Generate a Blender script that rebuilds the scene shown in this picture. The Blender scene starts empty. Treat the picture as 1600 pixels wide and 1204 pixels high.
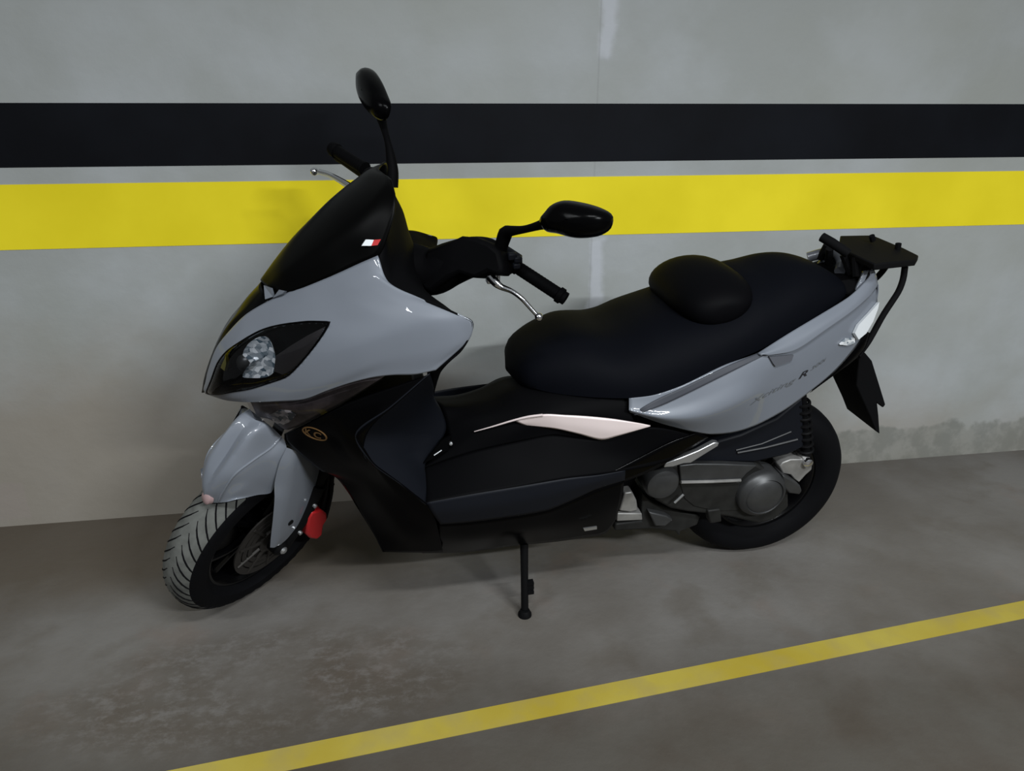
import bpy, bmesh, math, random
from mathutils import Vector, Matrix
from mathutils.bvhtree import BVHTree

random.seed(7)
scene = bpy.context.scene
col = scene.collection

# ------------------------------------------------------------------ camera
PITCH = math.radians(21.3961)
YAW = math.radians(8.533)
cd = bpy.data.cameras.new('camera')
cd.sensor_fit = 'HORIZONTAL'
cd.sensor_width = 36.0
cd.lens = 36.0*1100/1600
cam = bpy.data.objects.new('camera', cd)
cam.location = (0, 0, 1.31)
cam.rotation_euler = (math.pi/2-PITCH, 0, -YAW)
cd.clip_start = 0.02
col.objects.link(cam)
scene.camera = cam

# ------------------------------------------------------------------ light
w = bpy.data.worlds.new('garage_ambient')
scene.world = w
w.use_nodes = True
w.node_tree.nodes['Background'].inputs['Color'].default_value = (0.93, 0.97, 1.0, 1)
w.node_tree.nodes['Background'].inputs['Strength'].default_value = 0.15

def tube_lamp(name, loc, length, width, power, rot=(0, 0, 0), color=(0.93, 0.97, 1.0)):
    l = bpy.data.lights.new(name, 'AREA')
    l.shape = 'RECTANGLE'
    l.size = length
    l.size_y = width
    l.energy = power
    l.color = color
    o = bpy.data.objects.new(name, l)
    o.location = loc
    o.rotation_euler = rot
    col.objects.link(o)
    return o
tube_lamp('fluorescent_lamp', (2.05, -1.75, 2.75), 1.25, 0.12, 205)
tube_lamp('fluorescent_lamp', (0.35, -0.3, 2.75), 1.25, 0.14, 56)
tube_lamp('fluorescent_lamp', (-1.9, -0.2, 2.75), 1.25, 0.14, 32)

vs = scene.view_settings
vs.view_transform = 'Standard'
vs.look = 'None'
vs.exposure = 0.14
vs.gamma = 1.0
vs.use_curve_mapping = False

# ------------------------------------------------------------------ materials
def new_mat(name):
    m = bpy.data.materials.new(name)
    m.use_nodes = True
    nt = m.node_tree
    b = nt.nodes['Principled BSDF']
    return m, nt, b
def mat(name, rgb, rough=0.5, metal=0.0, spec=0.5, coat=0.0, bump=0.0, bscale=300, vary=0.0, vscale=12):
    m, nt, b = new_mat(name)
    b.inputs['Base Color'].default_value = (*rgb, 1)
    b.inputs['Roughness'].default_value = rough
    b.inputs['Metallic'].default_value = metal
    b.inputs['Specular IOR Level'].default_value = spec
    b.inputs['Coat Weight'].default_value = coat
    b.inputs['Coat Roughness'].default_value = 0.03
    tc = nt.nodes.new('ShaderNodeTexCoord')
    if bump:
        n = nt.nodes.new('ShaderNodeTexNoise'); n.inputs['Scale'].default_value = bscale
        bp = nt.nodes.new('ShaderNodeBump'); bp.inputs['Strength'].default_value = bump
        bp.inputs['Distance'].default_value = 0.001
        nt.links.new(tc.outputs['Object'], n.inputs['Vector'])
        nt.links.new(n.outputs['Fac'], bp.inputs['Height'])
        nt.links.new(bp.outputs['Normal'], b.inputs['Normal'])
    if vary:
        n = nt.nodes.new('ShaderNodeTexNoise'); n.inputs['Scale'].default_value = vscale
        n.inputs['Detail'].default_value = 4
        mr = nt.nodes.new('ShaderNodeMapRange')
        mr.inputs['From Min'].default_value = 0.3; mr.inputs['From Max'].default_value = 0.7
        mr.inputs['To Min'].default_value = 1-vary; mr.inputs['To Max'].default_value = 1+vary
        mx = nt.nodes.new('ShaderNodeVectorMath'); mx.operation = 'SCALE'
        mx.inputs[0].default_value = rgb
        nt.links.new(tc.outputs['Object'], n.inputs['Vector'])
        nt.links.new(n.outputs['Fac'], mr.inputs['Value'])
        nt.links.new(mr.outputs['Result'], mx.inputs['Scale'])
        nt.links.new(mx.outputs['Vector'], b.inputs['Base Color'])
    return m

M = {}
M['paint'] = mat('grey_paint', (0.158, 0.174, 0.202), 0.48, 0.05, 0.4, 0.7, vary=0.03, vscale=5)
M['paint_dark'] = mat('dark_grey_paint', (0.10, 0.105, 0.12), 0.4, 0.2, 0.4, 0.3)
M['chamfer_shade'] = mat('chamfer_shade_grey', (0.045, 0.048, 0.058), 0.55, 0.0, 0.25, 0.0)
M['bezel'] = mat('lamp_bezel', (0.032, 0.028, 0.028), 0.4, 0.2, 0.4)
M['gloss'] = mat('glossy_black_plastic', (0.0010, 0.0010, 0.0012), 0.22, 0, 0.06)
M['matte'] = mat('matte_black_plastic', (0.0018, 0.0018, 0.0022), 0.65, 0, 0.045, bump=0.15, bscale=500)
M['rubber_pad'] = mat('blue_black_plastic', (0.0062, 0.0072, 0.0102), 0.5, 0, 0.12, bump=0.15, bscale=500)
M['seat'] = mat('black_seat_vinyl', (0.0024, 0.0028, 0.0045), 0.65, 0, 0.045, bump=0.25, bscale=400)
M['seat_gloss'] = mat('smooth_black_vinyl', (0.0016, 0.0016, 0.0022), 0.6, 0, 0.05)
M['tyre'] = mat('tyre_rubber', (0.0025, 0.0026, 0.0034), 0.75, 0, 0.10, bump=0.2, bscale=200)
M['tread'] = mat('dusty_tyre_tread', (0.105, 0.108, 0.10), 0.85, 0, 0.15, vary=0.25, vscale=30)
M['rim'] = mat('black_rim_paint', (0.0016, 0.0016, 0.002), 0.25, 0, 0.25)
M['disc'] = mat('brake_disc_steel', (0.030, 0.027, 0.024), 0.45, 0.5)
M['alu'] = mat('bare_aluminium', (0.55, 0.56, 0.57), 0.35, 0.9)
M['chrome'] = mat('polished_metal', (0.75, 0.76, 0.78), 0.16, 1.0)
M['plate'] = mat('brushed_trim_plate', (0.74, 0.635, 0.615), 0.42, 0.15)
M['engine'] = mat('dark_cast_metal', (0.050, 0.051, 0.052), 0.42, 0.5, vary=0.15, vscale=25)
M['engine_dull'] = mat('grimy_cast_metal', (0.016, 0.016, 0.015), 0.6, 0.3, 0.3, vary=0.3, vscale=25)
M['bracket'] = mat('dull_cast_aluminium', (0.26, 0.255, 0.245), 0.45, 0.5, vary=0.25, vscale=25)
M['red'] = mat('red_caliper_paint', (0.42, 0.012, 0.015), 0.4, 0, 0.5)
M['iron'] = mat('black_steel', (0.003, 0.003, 0.0034), 0.6, 0.0, 0.1)
M['rack'] = mat('rack_plastic', (0.0045, 0.0045, 0.005), 0.75, 0, 0.05)
M['screen'] = mat('dark_smoked_acrylic', (0.0012, 0.0012, 0.0012), 0.35, 0, 0.05)
M['amber'] = mat('salmon_reflector', (0.32, 0.22, 0.22), 0.35, 0, 0.5)
M['gold'] = mat('dull_gold_emblem', (0.14, 0.075, 0.026), 0.45, 0.4)
M['letter'] = mat('grey_lettering', (0.10, 0.105, 0.11), 0.5)
M['letter_dark'] = mat('black_lettering', (0.012, 0.012, 0.015), 0.5)
M['white'] = mat('white_sticker', (0.75, 0.78, 0.80), 0.35)
M['sticker_red'] = mat('red_sticker', (0.45, 0.02, 0.02), 0.5)
M['mirror'] = mat('mirror_glass', (0.8, 0.8, 0.8), 0.02, 1.0)
M['bulb'] = mat('bulb_cap', (0.03, 0.03, 0.03), 0.3, 0.3)
M['yellow_bulb'] = mat('yellow_lamp_holder', (0.16, 0.14, 0.03), 0.4)
M['taillight'] = mat('red_lens', (0.20, 0.01, 0.012), 0.15, 0, 0.5)

def lens_mat(name, tint, fac=0.0, rough=0.03):
    """thin clear shell: mostly see-through with a glossy skin"""
    m, nt, b = new_mat(name)
    out = nt.nodes['Material Output']
    tr = nt.nodes.new('ShaderNodeBsdfTransparent'); tr.inputs['Color'].default_value = (*tint, 1)
    gl = nt.nodes.new('ShaderNodeBsdfGlossy'); gl.inputs['Roughness'].default_value = rough
    fr = nt.nodes.new('ShaderNodeFresnel'); fr.inputs['IOR'].default_value = 1.35
    mx = nt.nodes.new('ShaderNodeMixShader')
    nt.links.new(fr.outputs['Fac'], mx.inputs['Fac'])
    nt.links.new(tr.outputs['BSDF'], mx.inputs[1]); nt.links.new(gl.outputs['BSDF'], mx.inputs[2])
    nt.links.new(mx.outputs['Shader'], out.inputs['Surface'])
    nt.nodes.remove(b)
    return m
M['lens'] = lens_mat('clear_lens', (0.92, 0.94, 0.97))
M['smoke_lens'] = lens_mat('smoked_lens', (0.80, 0.77, 0.79))

def facet_mat(name, scale, dark, bright, stretch=(1, 1, 1)):
    """cut reflector: reflections painted as bright and dark cells, each tipped its own way"""
    m, nt, b = new_mat(name)
    tc = nt.nodes.new('ShaderNodeTexCoord'); mp = nt.nodes.new('ShaderNodeMapping')
    mp.inputs['Scale'].default_value = stretch
    vo = nt.nodes.new('ShaderNodeTexVoronoi'); vo.inputs['Scale'].default_value = scale
    mr = nt.nodes.new('ShaderNodeMix'); mr.data_type = 'RGBA'
    mr.inputs[6].default_value = (*dark, 1); mr.inputs[7].default_value = (*bright, 1)
    sp = nt.nodes.new('ShaderNodeSeparateColor')
    pw = nt.nodes.new('ShaderNodeMath'); pw.operation = 'POWER'; pw.inputs[1].default_value = 1.7
    bp = nt.nodes.new('ShaderNodeBump'); bp.inputs['Strength'].default_value = 0.8; bp.inputs['Distance'].default_value = 0.01
    L = nt.links.new
    L(tc.outputs['Object'], mp.inputs['Vector']); L(mp.outputs['Vector'], vo.inputs['Vector'])
    L(vo.outputs['Color'], sp.inputs['Color']); L(sp.outputs[0], pw.inputs[0]); L(pw.outputs[0], mr.inputs[0])
    L(mr.outputs[2], b.inputs['Base Color']); L(sp.outputs[1], bp.inputs['Height']); L(bp.outputs['Normal'], b.inputs['Normal'])
    b.inputs['Metallic'].default_value = 0.0; b.inputs['Roughness'].default_value = 0.12
    return m
M['reflector'] = facet_mat('cut_reflector', 75, (0.08, 0.12, 0.15), (1.0, 1.0, 1.0), (1, 1, 1.9))  # reflected glints are painted into the cell colours
M['signal_shell'] = mat('grey_signal_shell', (0.11, 0.098, 0.105), 0.35, 0.3, 0.5, vary=0.4, vscale=40)

# ------------------------------------------------------------------ helpers
# ---- curve and surface maths (plain Python) ----
def cr_eval(p0, p1, p2, p3, t):
    return tuple(0.5*((2*b)+(-a+c)*t+(2*a-5*b+4*c-d)*t*t+(-a+3*b-3*c+d)*t*t*t) for a, b, c, d in zip(p0, p1, p2, p3))
def dist(a, b):
    return math.sqrt(sum((x-y)**2 for x, y in zip(a, b)))
def spline(pts, n, closed=False, straight=False):
    """n points spread evenly along a Catmull-Rom curve through pts"""
    pts = [tuple(p) for p in pts]
    m = len(pts)
    fine = []
    segs = m if closed else m-1
    for i in range(segs):
        if closed:
            a, b, c, d = pts[(i-1) % m], pts[i], pts[(i+1) % m], pts[(i+2) % m]
        else:
            b, c = pts[i], pts[i+1]
            a = pts[i-1] if i > 0 else tuple(2*x-y for x, y in zip(b, c))
            d = pts[i+2] if i+2 < m else tuple(2*y-x for x, y in zip(b, c))
        for k in range(12):
            t = k/12
            if straight:
                fine.append(tuple(x+(y-x)*t for x, y in zip(b, c)))
            else:
                # limit overshoot where the control spacing is uneven
                lb = dist(b, c)
                la, ld = dist(a, b), dist(c, d)
                if la > 1e-9 and la > lb: a = tuple(y-(y-x)*lb/la for x, y in zip(a, b))
                if ld > 1e-9 and ld > lb: d = tuple(x+(y-x)*lb/ld for x, y in zip(c, d))
                fine.append(cr_eval(a, b, c, d, t))
    fine.append(pts[0] if closed else pts[-1])
    acc = [0.0]
    for i in range(1, len(fine)):
        acc.append(acc[-1]+dist(fine[i-1], fine[i]))
    tot = acc[-1]
    out = []
    cnt = n if closed else n-1
    j = 0
    for i in range(n):
        s = tot*i/cnt
        while j < len(acc)-2 and acc[j+1] < s: j += 1
        L = acc[j+1]-acc[j]
        t = 0 if L < 1e-12 else (s-acc[j])/L
        out.append(tuple(x+(y-x)*t for x, y in zip(fine[j], fine[j+1])))
    return out
def loft_grid(rows, nu, nv, straight_v=False, straight_u=False):
    """a smooth grid through the given rows of control points"""
    rs = [spline(r, nu, straight=straight_u) for r in rows]
    cols = []
    for i in range(nu):
        cols.append(spline([r[i] for r in rs], nv, straight=straight_v))
    return [[cols[i][j] for i in range(nu)] for j in range(nv)]

def mir(p):
    return (p[0], -p[1], p[2])
def mrow(r):
    return [mir(p) for p in r]

def farrow(r):
    # the far side of the tunnel falls away lower
    return [(p[0], -p[1], p[2]-0.7*p[1]) for p in r]

class MB:
    """collects shapes into one bmesh"""
    def __init__(s):
        s.bm = bmesh.new()
    def grid(s, g, mi=0, close_u=False, close_v=False):
        bm = s.bm
        vv = [[bm.verts.new(p) for p in r] for r in g]
        nv, nu = len(vv), len(vv[0])
        for j in range(nv if close_v else nv-1):
            for i in range(nu if close_u else nu-1):
                q = [vv[j][i], vv[j][(i+1) % nu], vv[(j+1) % nv][(i+1) % nu], vv[(j+1) % nv][i]]
                try:
                    f = bm.faces.new(q); f.material_index = mi
                except ValueError:
                    pass
        return vv
    def cap(s, loop, mi=0):
        try:
            f = s.bm.faces.new(loop); f.material_index = mi
        except ValueError:
            pass
    def tube(s, pts, rad, n=10, mi=0, smooth_n=None, flat=None):
        """round bar along pts; rad a number or a list; flat = (axis, factor) squashes the section"""
        if smooth_n:
            if not isinstance(rad, (int, float)):
                ex = spline([tuple(p)+(r,) for p, r in zip(pts, rad)], smooth_n)
                pts = [p[:3] for p in ex]; rad = [p[3] for p in ex]
            else:
                pts = spline(pts, smooth_n)
        P = [Vector(p) for p in pts]
        if isinstance(rad, (int, float)): rad = [rad]*len(P)
        up = None
        rings = []
        for i, p in enumerate(P):
            d = (P[min(i+1, len(P)-1)]-P[max(i-1, 0)]).normalized()
            if up is None:
                up = Vector((0, 0, 1)) if abs(d.z) < 0.9 else Vector((1, 0, 0))
            a = d.cross(up).normalized(); b = a.cross(d).normalized(); up = b
            ring = []
            for k in range(n):
                t = 2*math.pi*k/n
                o = (a*math.cos(t)+b*math.sin(t))*rad[i]
                if flat:
                    ax = Vector(flat[0]).normalized()
                    o = o-ax*(o.dot(ax))*(1-flat[1])
                ring.append(p+o)
            rings.append(ring)
        vv = s.grid(rings, mi, close_u=True)
        s.cap(list(reversed(vv[0])), mi); s.cap(vv[-1], mi)
        return s
    def lathe(s, c, axis, prof, n=48, mi=0, mi_of=None):
        """prof = [(radius, offset along axis)]"""
        A = Vector(axis).normalized()
        U = A.cross(Vector((0, 0, 1)))
        if U.length < 1e-4: U = A.cross(Vector((1, 0, 0)))
        U.normalize(); W = A.cross(U)
        c = Vector(c)
        rings = [[c+A*h+(U*math.cos(2*math.pi*k/n)+W*math.sin(2*math.pi*k/n))*r for k in range(n)] for r, h in prof]
        before = len(s.bm.faces)
        vv = s.grid(rings, mi, close_u=True)
        if prof[0][0] > 1e-5: s.cap(list(reversed(vv[0])), mi)
        if prof[-1][0] > 1e-5: s.cap(vv[-1], mi)
        return s
    def box(s, c, size, rot=None, mi=0):
        c = Vector(c)
        vs_ = []
        for x in (-.5, .5):
            for y in (-.5, .5):
                for z in (-.5, .5):
                    v = Vector((x*size[0], y*size[1], z*size[2]))
                    if rot: v = rot @ v
                    vs_.append(s.bm.verts.new(c+v))
        for q in ((0, 1, 3, 2), (4, 6, 7, 5), (0, 4, 5, 1), (2, 3, 7, 6), (0, 2, 6, 4), (1, 5, 7, 3)):
            s.bm.faces.new([vs_[i] for i in q]).material_index = mi
        return s
    def prism(s, outline, d, mi=0):
        """outline (3-D loop) pushed along vector d"""
        d = Vector(d)
        a = [s.bm.verts.new(p) for p in outline]
        b = [s.bm.verts.new(Vector(p)+d) for p in outline]
        n = len(a)
        for i in range(n):
            s.bm.faces.new([a[i], a[(i+1) % n], b[(i+1) % n], b[i]]).material_index = mi
        s.cap(list(reversed(a)), mi); s.cap(b, mi)
        return s
    def build(s, name, mats, parent=None, label=None, solid=0.0, bevel=0.0, out=None, sharp=38, subsurf=0, merge=True):
        bm = s.bm
        if merge: bmesh.ops.remove_doubles(bm, verts=bm.verts, dist=1e-5)
        bmesh.ops.dissolve_degenerate(bm, edges=bm.edges, dist=1e-6)
        if out is None:
            bmesh.ops.recalc_face_normals(bm, faces=bm.faces)
        else:
            bm.normal_update()
            tot = sum((f.normal.dot(Vector(out))*f.calc_area() for f in bm.faces))
            if tot < 0: bmesh.ops.reverse_faces(bm, faces=bm.faces)
        bm.normal_update()
        for f in bm.faces: f.smooth = True
        for e in bm.edges:
            if len(e.link_faces) == 2 and e.calc_face_angle(0) > math.radians(sharp): e.smooth = False
        me = bpy.data.meshes.new(name)
        bm.to_mesh(me); bm.free()
        if not isinstance(mats, (list, tuple)): mats = [mats]
        for m in mats: me.materials.append(m)
        o = bpy.data.objects.new(name, me)
        col.objects.link(o)
        if parent is not None: o.parent = parent
        if label: o['label'] = label
        if bevel:
            b = o.modifiers.new('bevel', 'BEVEL'); b.width = bevel; b.segments = 2; b.limit_method = 'ANGLE'; b.angle_limit = math.radians(40)
        if solid:
            d = o.modifiers.new('thickness', 'SOLIDIFY'); d.thickness = solid; d.offset = -1
        if subsurf:
            d = o.modifiers.new('sub', 'SUBSURF'); d.levels = subsurf; d.render_levels = subsurf
        return o

def panel(name, rows, m, parent, nu=48, nv=24, solid=0.003, side=1, label=None, straight_v=False, straight_u=False, out=None):
    if side < 0: rows = [mrow(r) for r in rows]
    b = MB(); b.grid(loft_grid(rows, nu, nv, straight_v, straight_u))
    return b.build(name, m, parent, label, solid=solid, out=out or (0, side, 0.15))

def structure(o):
    o['kind'] = 'structure'
    return o

# ------------------------------------------------------------------ wall and floor
WALL_Y = 2.27
def wall_material():
    m, nt, b = new_mat('painted_concrete_wall')
    L = nt.links.new
    N = nt.nodes.new
    tc = N('ShaderNodeTexCoord')
    sep = N('ShaderNodeSeparateXYZ'); L(tc.outputs['Object'], sep.inputs['Vector'])
    def noise(scale, detail=4, vec=None, rough=0.55, offset=None):
        n = N('ShaderNodeTexNoise'); n.inputs['Scale'].default_value = scale; n.inputs['Detail'].default_value = detail
        n.inputs['Roughness'].default_value = rough
        mp = N('ShaderNodeMapping'); mp.inputs['Scale'].default_value = vec or (1, 1, 1)
        if offset: mp.inputs['Location'].default_value = offset
        L(tc.outputs['Object'], mp.inputs['Vector']); L(mp.outputs['Vector'], n.inputs['Vector'])
        return n.outputs['Fac']
    def rng(v, a, b_, c=0.0, d=1.0, smooth=True):
        r = N('ShaderNodeMapRange'); r.interpolation_type = 'SMOOTHSTEP' if smooth else 'LINEAR'
        r.inputs['From Min'].default_value = a; r.inputs['From Max'].default_value = b_
        r.inputs['To Min'].default_value = c; r.inputs['To Max'].default_value = d
        L(v, r.inputs['Value']); return r.outputs['Result']
    def op(o, x, y=None):
        q = N('ShaderNodeMath'); q.operation = o
        for i, v in enumerate((x, y)):
            if v is None: continue
            if isinstance(v, (int, float)): q.inputs[i].default_value = v
            else: L(v, q.inputs[i])
        return q.outputs[0]
    def mix(f, a, c):
        q = N('ShaderNodeMix'); q.data_type = 'RGBA'
        if isinstance(f, float): q.inputs[0].default_value = f
        else: L(f, q.inputs[0])
        for i, v in ((6, a), (7, c)):
            if isinstance(v, tuple): q.inputs[i].default_value = (*v, 1)
            else: L(v, q.inputs[i])
        return q.outputs[2]
    x, z = sep.outputs['X'], sep.outputs['Z']
    blotch = noise(2.2, 5)
    base = mix(rng(blotch, .35, .68), (0.335, 0.35, 0.338), (0.395, 0.415, 0.42))
    base = mix(op('MULTIPLY', rng(noise(1.1, 3, offset=(3, 0, 1)), .52, .7), 0.5), base, (0.315, 0.325, 0.29))
    # white filler smeared along the wall joint
    wob = op('ADD', x, op('MULTIPLY', op('SUBTRACT', noise(9, 4, (1, 1, 1.2)), 0.5), 0.06))
    jd = op('ABSOLUTE', op('SUBTRACT', wob, 0.628))
    zw = op('ADD', z, op('MULTIPLY', op('SUBTRACT', noise(14, 3), 0.5), 0.08))
    zones = op('ADD', rng(zw, 1.44, 1.48), op('MULTIPLY', rng(zw, 0.55, 0.62), rng(zw, 0.90, 0.94, 1, 0)))
    gate = op('MAXIMUM', zones, rng(noise(3.3, 4, (1, 1, 1), offset=(0, 0, 5)), .5, .7))
    joint = op('MULTIPLY', rng(jd, 0.010, 0.036, 1, 0), gate)
    base = mix(op('MULTIPLY', joint, 0.55), base, (0.56, 0.58, 0.63))
    line = rng(op('ABSOLUTE', op('SUBTRACT', x, 0.606)), 0.001, 0.004, 1, 0)
    base = mix(op('MULTIPLY', line, 0.25), base, (0.22, 0.22, 0.22))
    # browner tone in the lower part, heavier towards the left
    edge = op('ADD', z, op('MULTIPLY', op('SUBTRACT', noise(2.6, 5, (1, 1, 1.4)), 0.5), 0.55))
    edge = op('ADD', edge, op('MULTIPLY', x, 0.13))
    brown_mask = rng(edge, 0.18, 0.66, 1, 0)
    base = mix(op('MULTIPLY', brown_mask, 0.72), base, (0.265, 0.222, 0.170))
    # raw cement strip where the paint stops above the floor on the right
    e2 = op('ADD', z, op('MULTIPLY', op('SUBTRACT', noise(7, 5), 0.5), 0.13))
    raw = op('MULTIPLY', rng(e2, 0.135, 0.155, 1, 0), rng(x, 0.4, 1.2))
    base = mix(op('MULTIPLY', raw, 0.72), base, mix(rng(noise(14, 4), .4, .65), (0.17, 0.175, 0.155), (0.25, 0.25, 0.225)))
    # paler cement patch at the foot on the left
    px = rng(op('ADD', x, op('MULTIPLY', op('SUBTRACT', noise(20, 3), .5), .02)), -1.305, -1.295, 1, 0)
    pz = op('MULTIPLY', rng(op('ADD', z, op('MULTIPLY', op('SUBTRACT', noise(12, 3), .5), .04)), 0.155, 0.17, 1, 0), rng(z, 0.02, 0.035))
    base = mix(op('MULTIPLY', op('MULTIPLY', px, pz), 0.8), base, (0.30, 0.265, 0.235))
    L(base, b.inputs['Base Color'])
    b.inputs['Roughness'].default_value = 0.75
    b.inputs['Specular IOR Level'].default_value = 0.25
    bp = N('ShaderNodeBump'); bp.inputs['Strength'].default_value = 0.25; bp.inputs['Distance'].default_value = 0.01
    L(op('ADD', noise(12, 6), op('MULTIPLY', joint, 0.6)), bp.inputs['Height'])
    L(bp.outputs['Normal'], b.inputs['Normal'])
    return m

def paint_stripe_material(name, a, c, wear=None, wear_amt=0.0):
    m, nt, b = new_mat(name)
    L = nt.links.new
    tc = nt.nodes.new('ShaderNodeTexCoord')
    n = nt.nodes.new('ShaderNodeTexNoise'); n.inputs['Scale'].default_value = 3.0; n.inputs['Detail'].default_value = 6
    r = nt.nodes.new('ShaderNodeValToRGB')
    r.color_ramp.elements[0].position = 0.35; r.color_ramp.elements[0].color = (*a, 1)
    r.color_ramp.elements[1].position = 0.65; r.color_ramp.elements[1].color = (*c, 1)
    L(tc.outputs['Object'], n.inputs['Vector']); L(n.outputs['Fac'], r.inputs['Fac'])
    src = r.outputs['Color']
    if wear:
        n2 = nt.nodes.new('ShaderNodeTexNoise'); n2.inputs['Scale'].default_value = 11; n2.inputs['Detail'].default_value = 6
        mr = nt.nodes.new('ShaderNodeMapRange'); mr.inputs['From Min'].default_value = .45; mr.inputs['From Max'].default_value = .7
        mr.inputs['To Max'].default_value = wear_amt
        mx = nt.nodes.new('ShaderNodeMix'); mx.data_type = 'RGBA'; mx.inputs[7].default_value = (*wear, 1)
        L(tc.outputs['Object'], n2.inputs['Vector']); L(n2.outputs['Fac'], mr.inputs['Value'])
        L(mr.outputs['Result'], mx.inputs[0]); L(src, mx.inputs[6]); src = mx.outputs[2]
    L(src, b.inputs['Base Color'])
    b.inputs['Roughness'].default_value = 0.6
    b.inputs['Specular IOR Level'].default_value = 0.1
    return m

def floor_material():
    m, nt, b = new_mat('stained_concrete_floor')
    L = nt.links.new; N = nt.nodes.new
    tc = N('ShaderNodeTexCoord')
    def noise(scale, detail=5, loc=(0, 0, 0), sc=(1, 1, 1), rough=0.55):
        n = N('ShaderNodeTexNoise'); n.inputs['Scale'].default_value = scale; n.inputs['Detail'].default_value = detail
        n.inputs['Roughness'].default_value = rough
        mp = N('ShaderNodeMapping'); mp.inputs['Location'].default_value = loc; mp.inputs['Scale'].default_value = sc
        L(tc.outputs['Object'], mp.inputs['Vector']); L(mp.outputs['Vector'], n.inputs['Vector'])
        return n.outputs['Fac']
    def rng(v, a, b_, c=0.0, d=1.0):
        r = N('ShaderNodeMapRange'); r.interpolation_type = 'SMOOTHSTEP'
        r.inputs['From Min'].default_value = a; r.inputs['From Max'].default_value = b_
        r.inputs['To Min'].default_value = c; r.inputs['To Max'].default_value = d
        L(v, r.inputs['Value']); return r.outputs['Result']
    def op(o, x, y):
        q = N('ShaderNodeMath'); q.operation = o
        for i, v in enumerate((x, y)):
            if isinstance(v, (int, float)): q.inputs[i].default_value = v
            else: L(v, q.inputs[i])
        return q.outputs[0]
    def mix(f, a, c):
        q = N('ShaderNodeMix'); q.data_type = 'RGBA'
        L(f, q.inputs[0])
        for i, v in ((6, a), (7, c)):
            if isinstance(v, tuple): q.inputs[i].default_value = (*v, 1)
            else: L(v, q.inputs[i])
        return q.outputs[2]
    sep = N('ShaderNodeSeparateXYZ'); L(tc.outputs['Object'], sep.inputs['Vector'])
    base = mix(rng(noise(1.6, 5), .35, .66), (0.118, 0.107, 0.094), (0.165, 0.157, 0.146))
    base = mix(op('MULTIPLY', rng(noise(4.5, 6, (2, 5, 0)), .5, .68), 0.5), base, (0.105, 0.092, 0.076))
    base = mix(op('MULTIPLY', rng(noise(3.1, 4, (7, 1, 0)), .55, .7), 0.4), base, (0.16, 0.122, 0.10))
    # the floor turns darker and browner away from the wall
    yy = op('ADD', sep.outputs['Y'], op('MULTIPLY', op('SUBTRACT', noise(2.4, 5, (4, 9, 0)), .5), 0.5))
    front_floor = rng(yy, 1.05, 1.62, 1, 0)
    front_floor_c = mix(rng(noise(2.8, 6, (3, 2, 0)), .36, .64), (0.047, 0.037, 0.027), (0.062, 0.056, 0.046))
    base = mix(op('MULTIPLY', front_floor, 0.85), base, front_floor_c)
    # shade along the foot of the wall on the left, painted in brown
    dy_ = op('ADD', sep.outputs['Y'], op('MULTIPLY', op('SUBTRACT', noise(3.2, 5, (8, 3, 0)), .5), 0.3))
    brown_mask = op('MULTIPLY', rng(dy_, 1.68, 2.0), rng(sep.outputs['X'], 0.15, -0.55))
    base = mix(op('MULTIPLY', brown_mask, 0.8), base, (0.088, 0.070, 0.050))
    # scraped, mottled patch in front of the front wheel
    dx = op('MULTIPLY', op('ADD', sep.outputs['X'], 0.42), 1.6)
    dy = op('MULTIPLY', op('SUBTRACT', sep.outputs['Y'], 1.42), 4.2)
    d2 = op('ADD', op('MULTIPLY', dx, dx), op('MULTIPLY', dy, dy))
    msk = op('MULTIPLY', rng(d2, 0.2, 1.0, 1, 0), rng(noise(3.6, 4, (5, 5, 0)), .34, .6, 0.25, 1))
    sp = rng(noise(19, 9, (1, 4, 0), (1, 1.5, 1), 0.72), .44, .66)
    base = mix(op('MULTIPLY', msk, 0.6), base, mix(sp, (0.070, 0.055, 0.040), (0.150, 0.138, 0.128)))
    L(base, b.inputs['Base Color'])
    b.inputs['Roughness'].default_value = 0.6
    b.inputs['Specular IOR Level'].default_value = 0.2
    bp = N('ShaderNodeBump'); bp.inputs['Strength'].default_value = 0.3; bp.inputs['Distance'].default_value = 0.004
    L(noise(40, 6), bp.inputs['Height']); L(bp.outputs['Normal'], b.inputs['Normal'])
    return m

wall = structure(MB().box((0.5, WALL_Y+0.1, 1.45), (20.0, 0.2, 2.9)).build('wall_back', wall_material()))
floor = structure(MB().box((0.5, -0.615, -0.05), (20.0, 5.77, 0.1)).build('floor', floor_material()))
bs = MB().box((0.5, WALL_Y-0.0006, 1.242), (20.0, 0.0016, 0.170)).build('painted_stripe', paint_stripe_material('black_wall_paint', (0.003, 0.0034, 0.005), (0.0055, 0.0065, 0.0095)), wall, 'black painted stripe')
ys = MB().box((0.5, WALL_Y-0.0006, 1.018), (20.0, 0.0016, 0.185)).build('painted_stripe', paint_stripe_material('yellow_wall_paint', (0.80, 0.66, 0.018), (0.90, 0.75, 0.026)), wall, 'yellow painted stripe')
# parking line painted on the floor
def floor_strip(a, b_, c, d):
    m = MB()
    top = [m.bm.verts.new((p[0], p[1], 0.0012)) for p in (a, b_, c, d)]
    m.bm.faces.new(top)
    return m
line = MB()
line.prism([(-2.57, 0.992, 0.0), (4.20, 1.803-0.136, 0.0), (4.20, 1.803-0.196+0.0, 0.0), (-2.57, 0.929, 0.0)], (0, 0, 0.0012))
line.build('parking_line', paint_stripe_material('worn_yellow_floor_paint', (0.33, 0.25, 0.03), (0.38, 0.31, 0.06), (0.28, 0.225, 0.09), 0.5), floor, 'worn yellow painted parking line')

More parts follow.
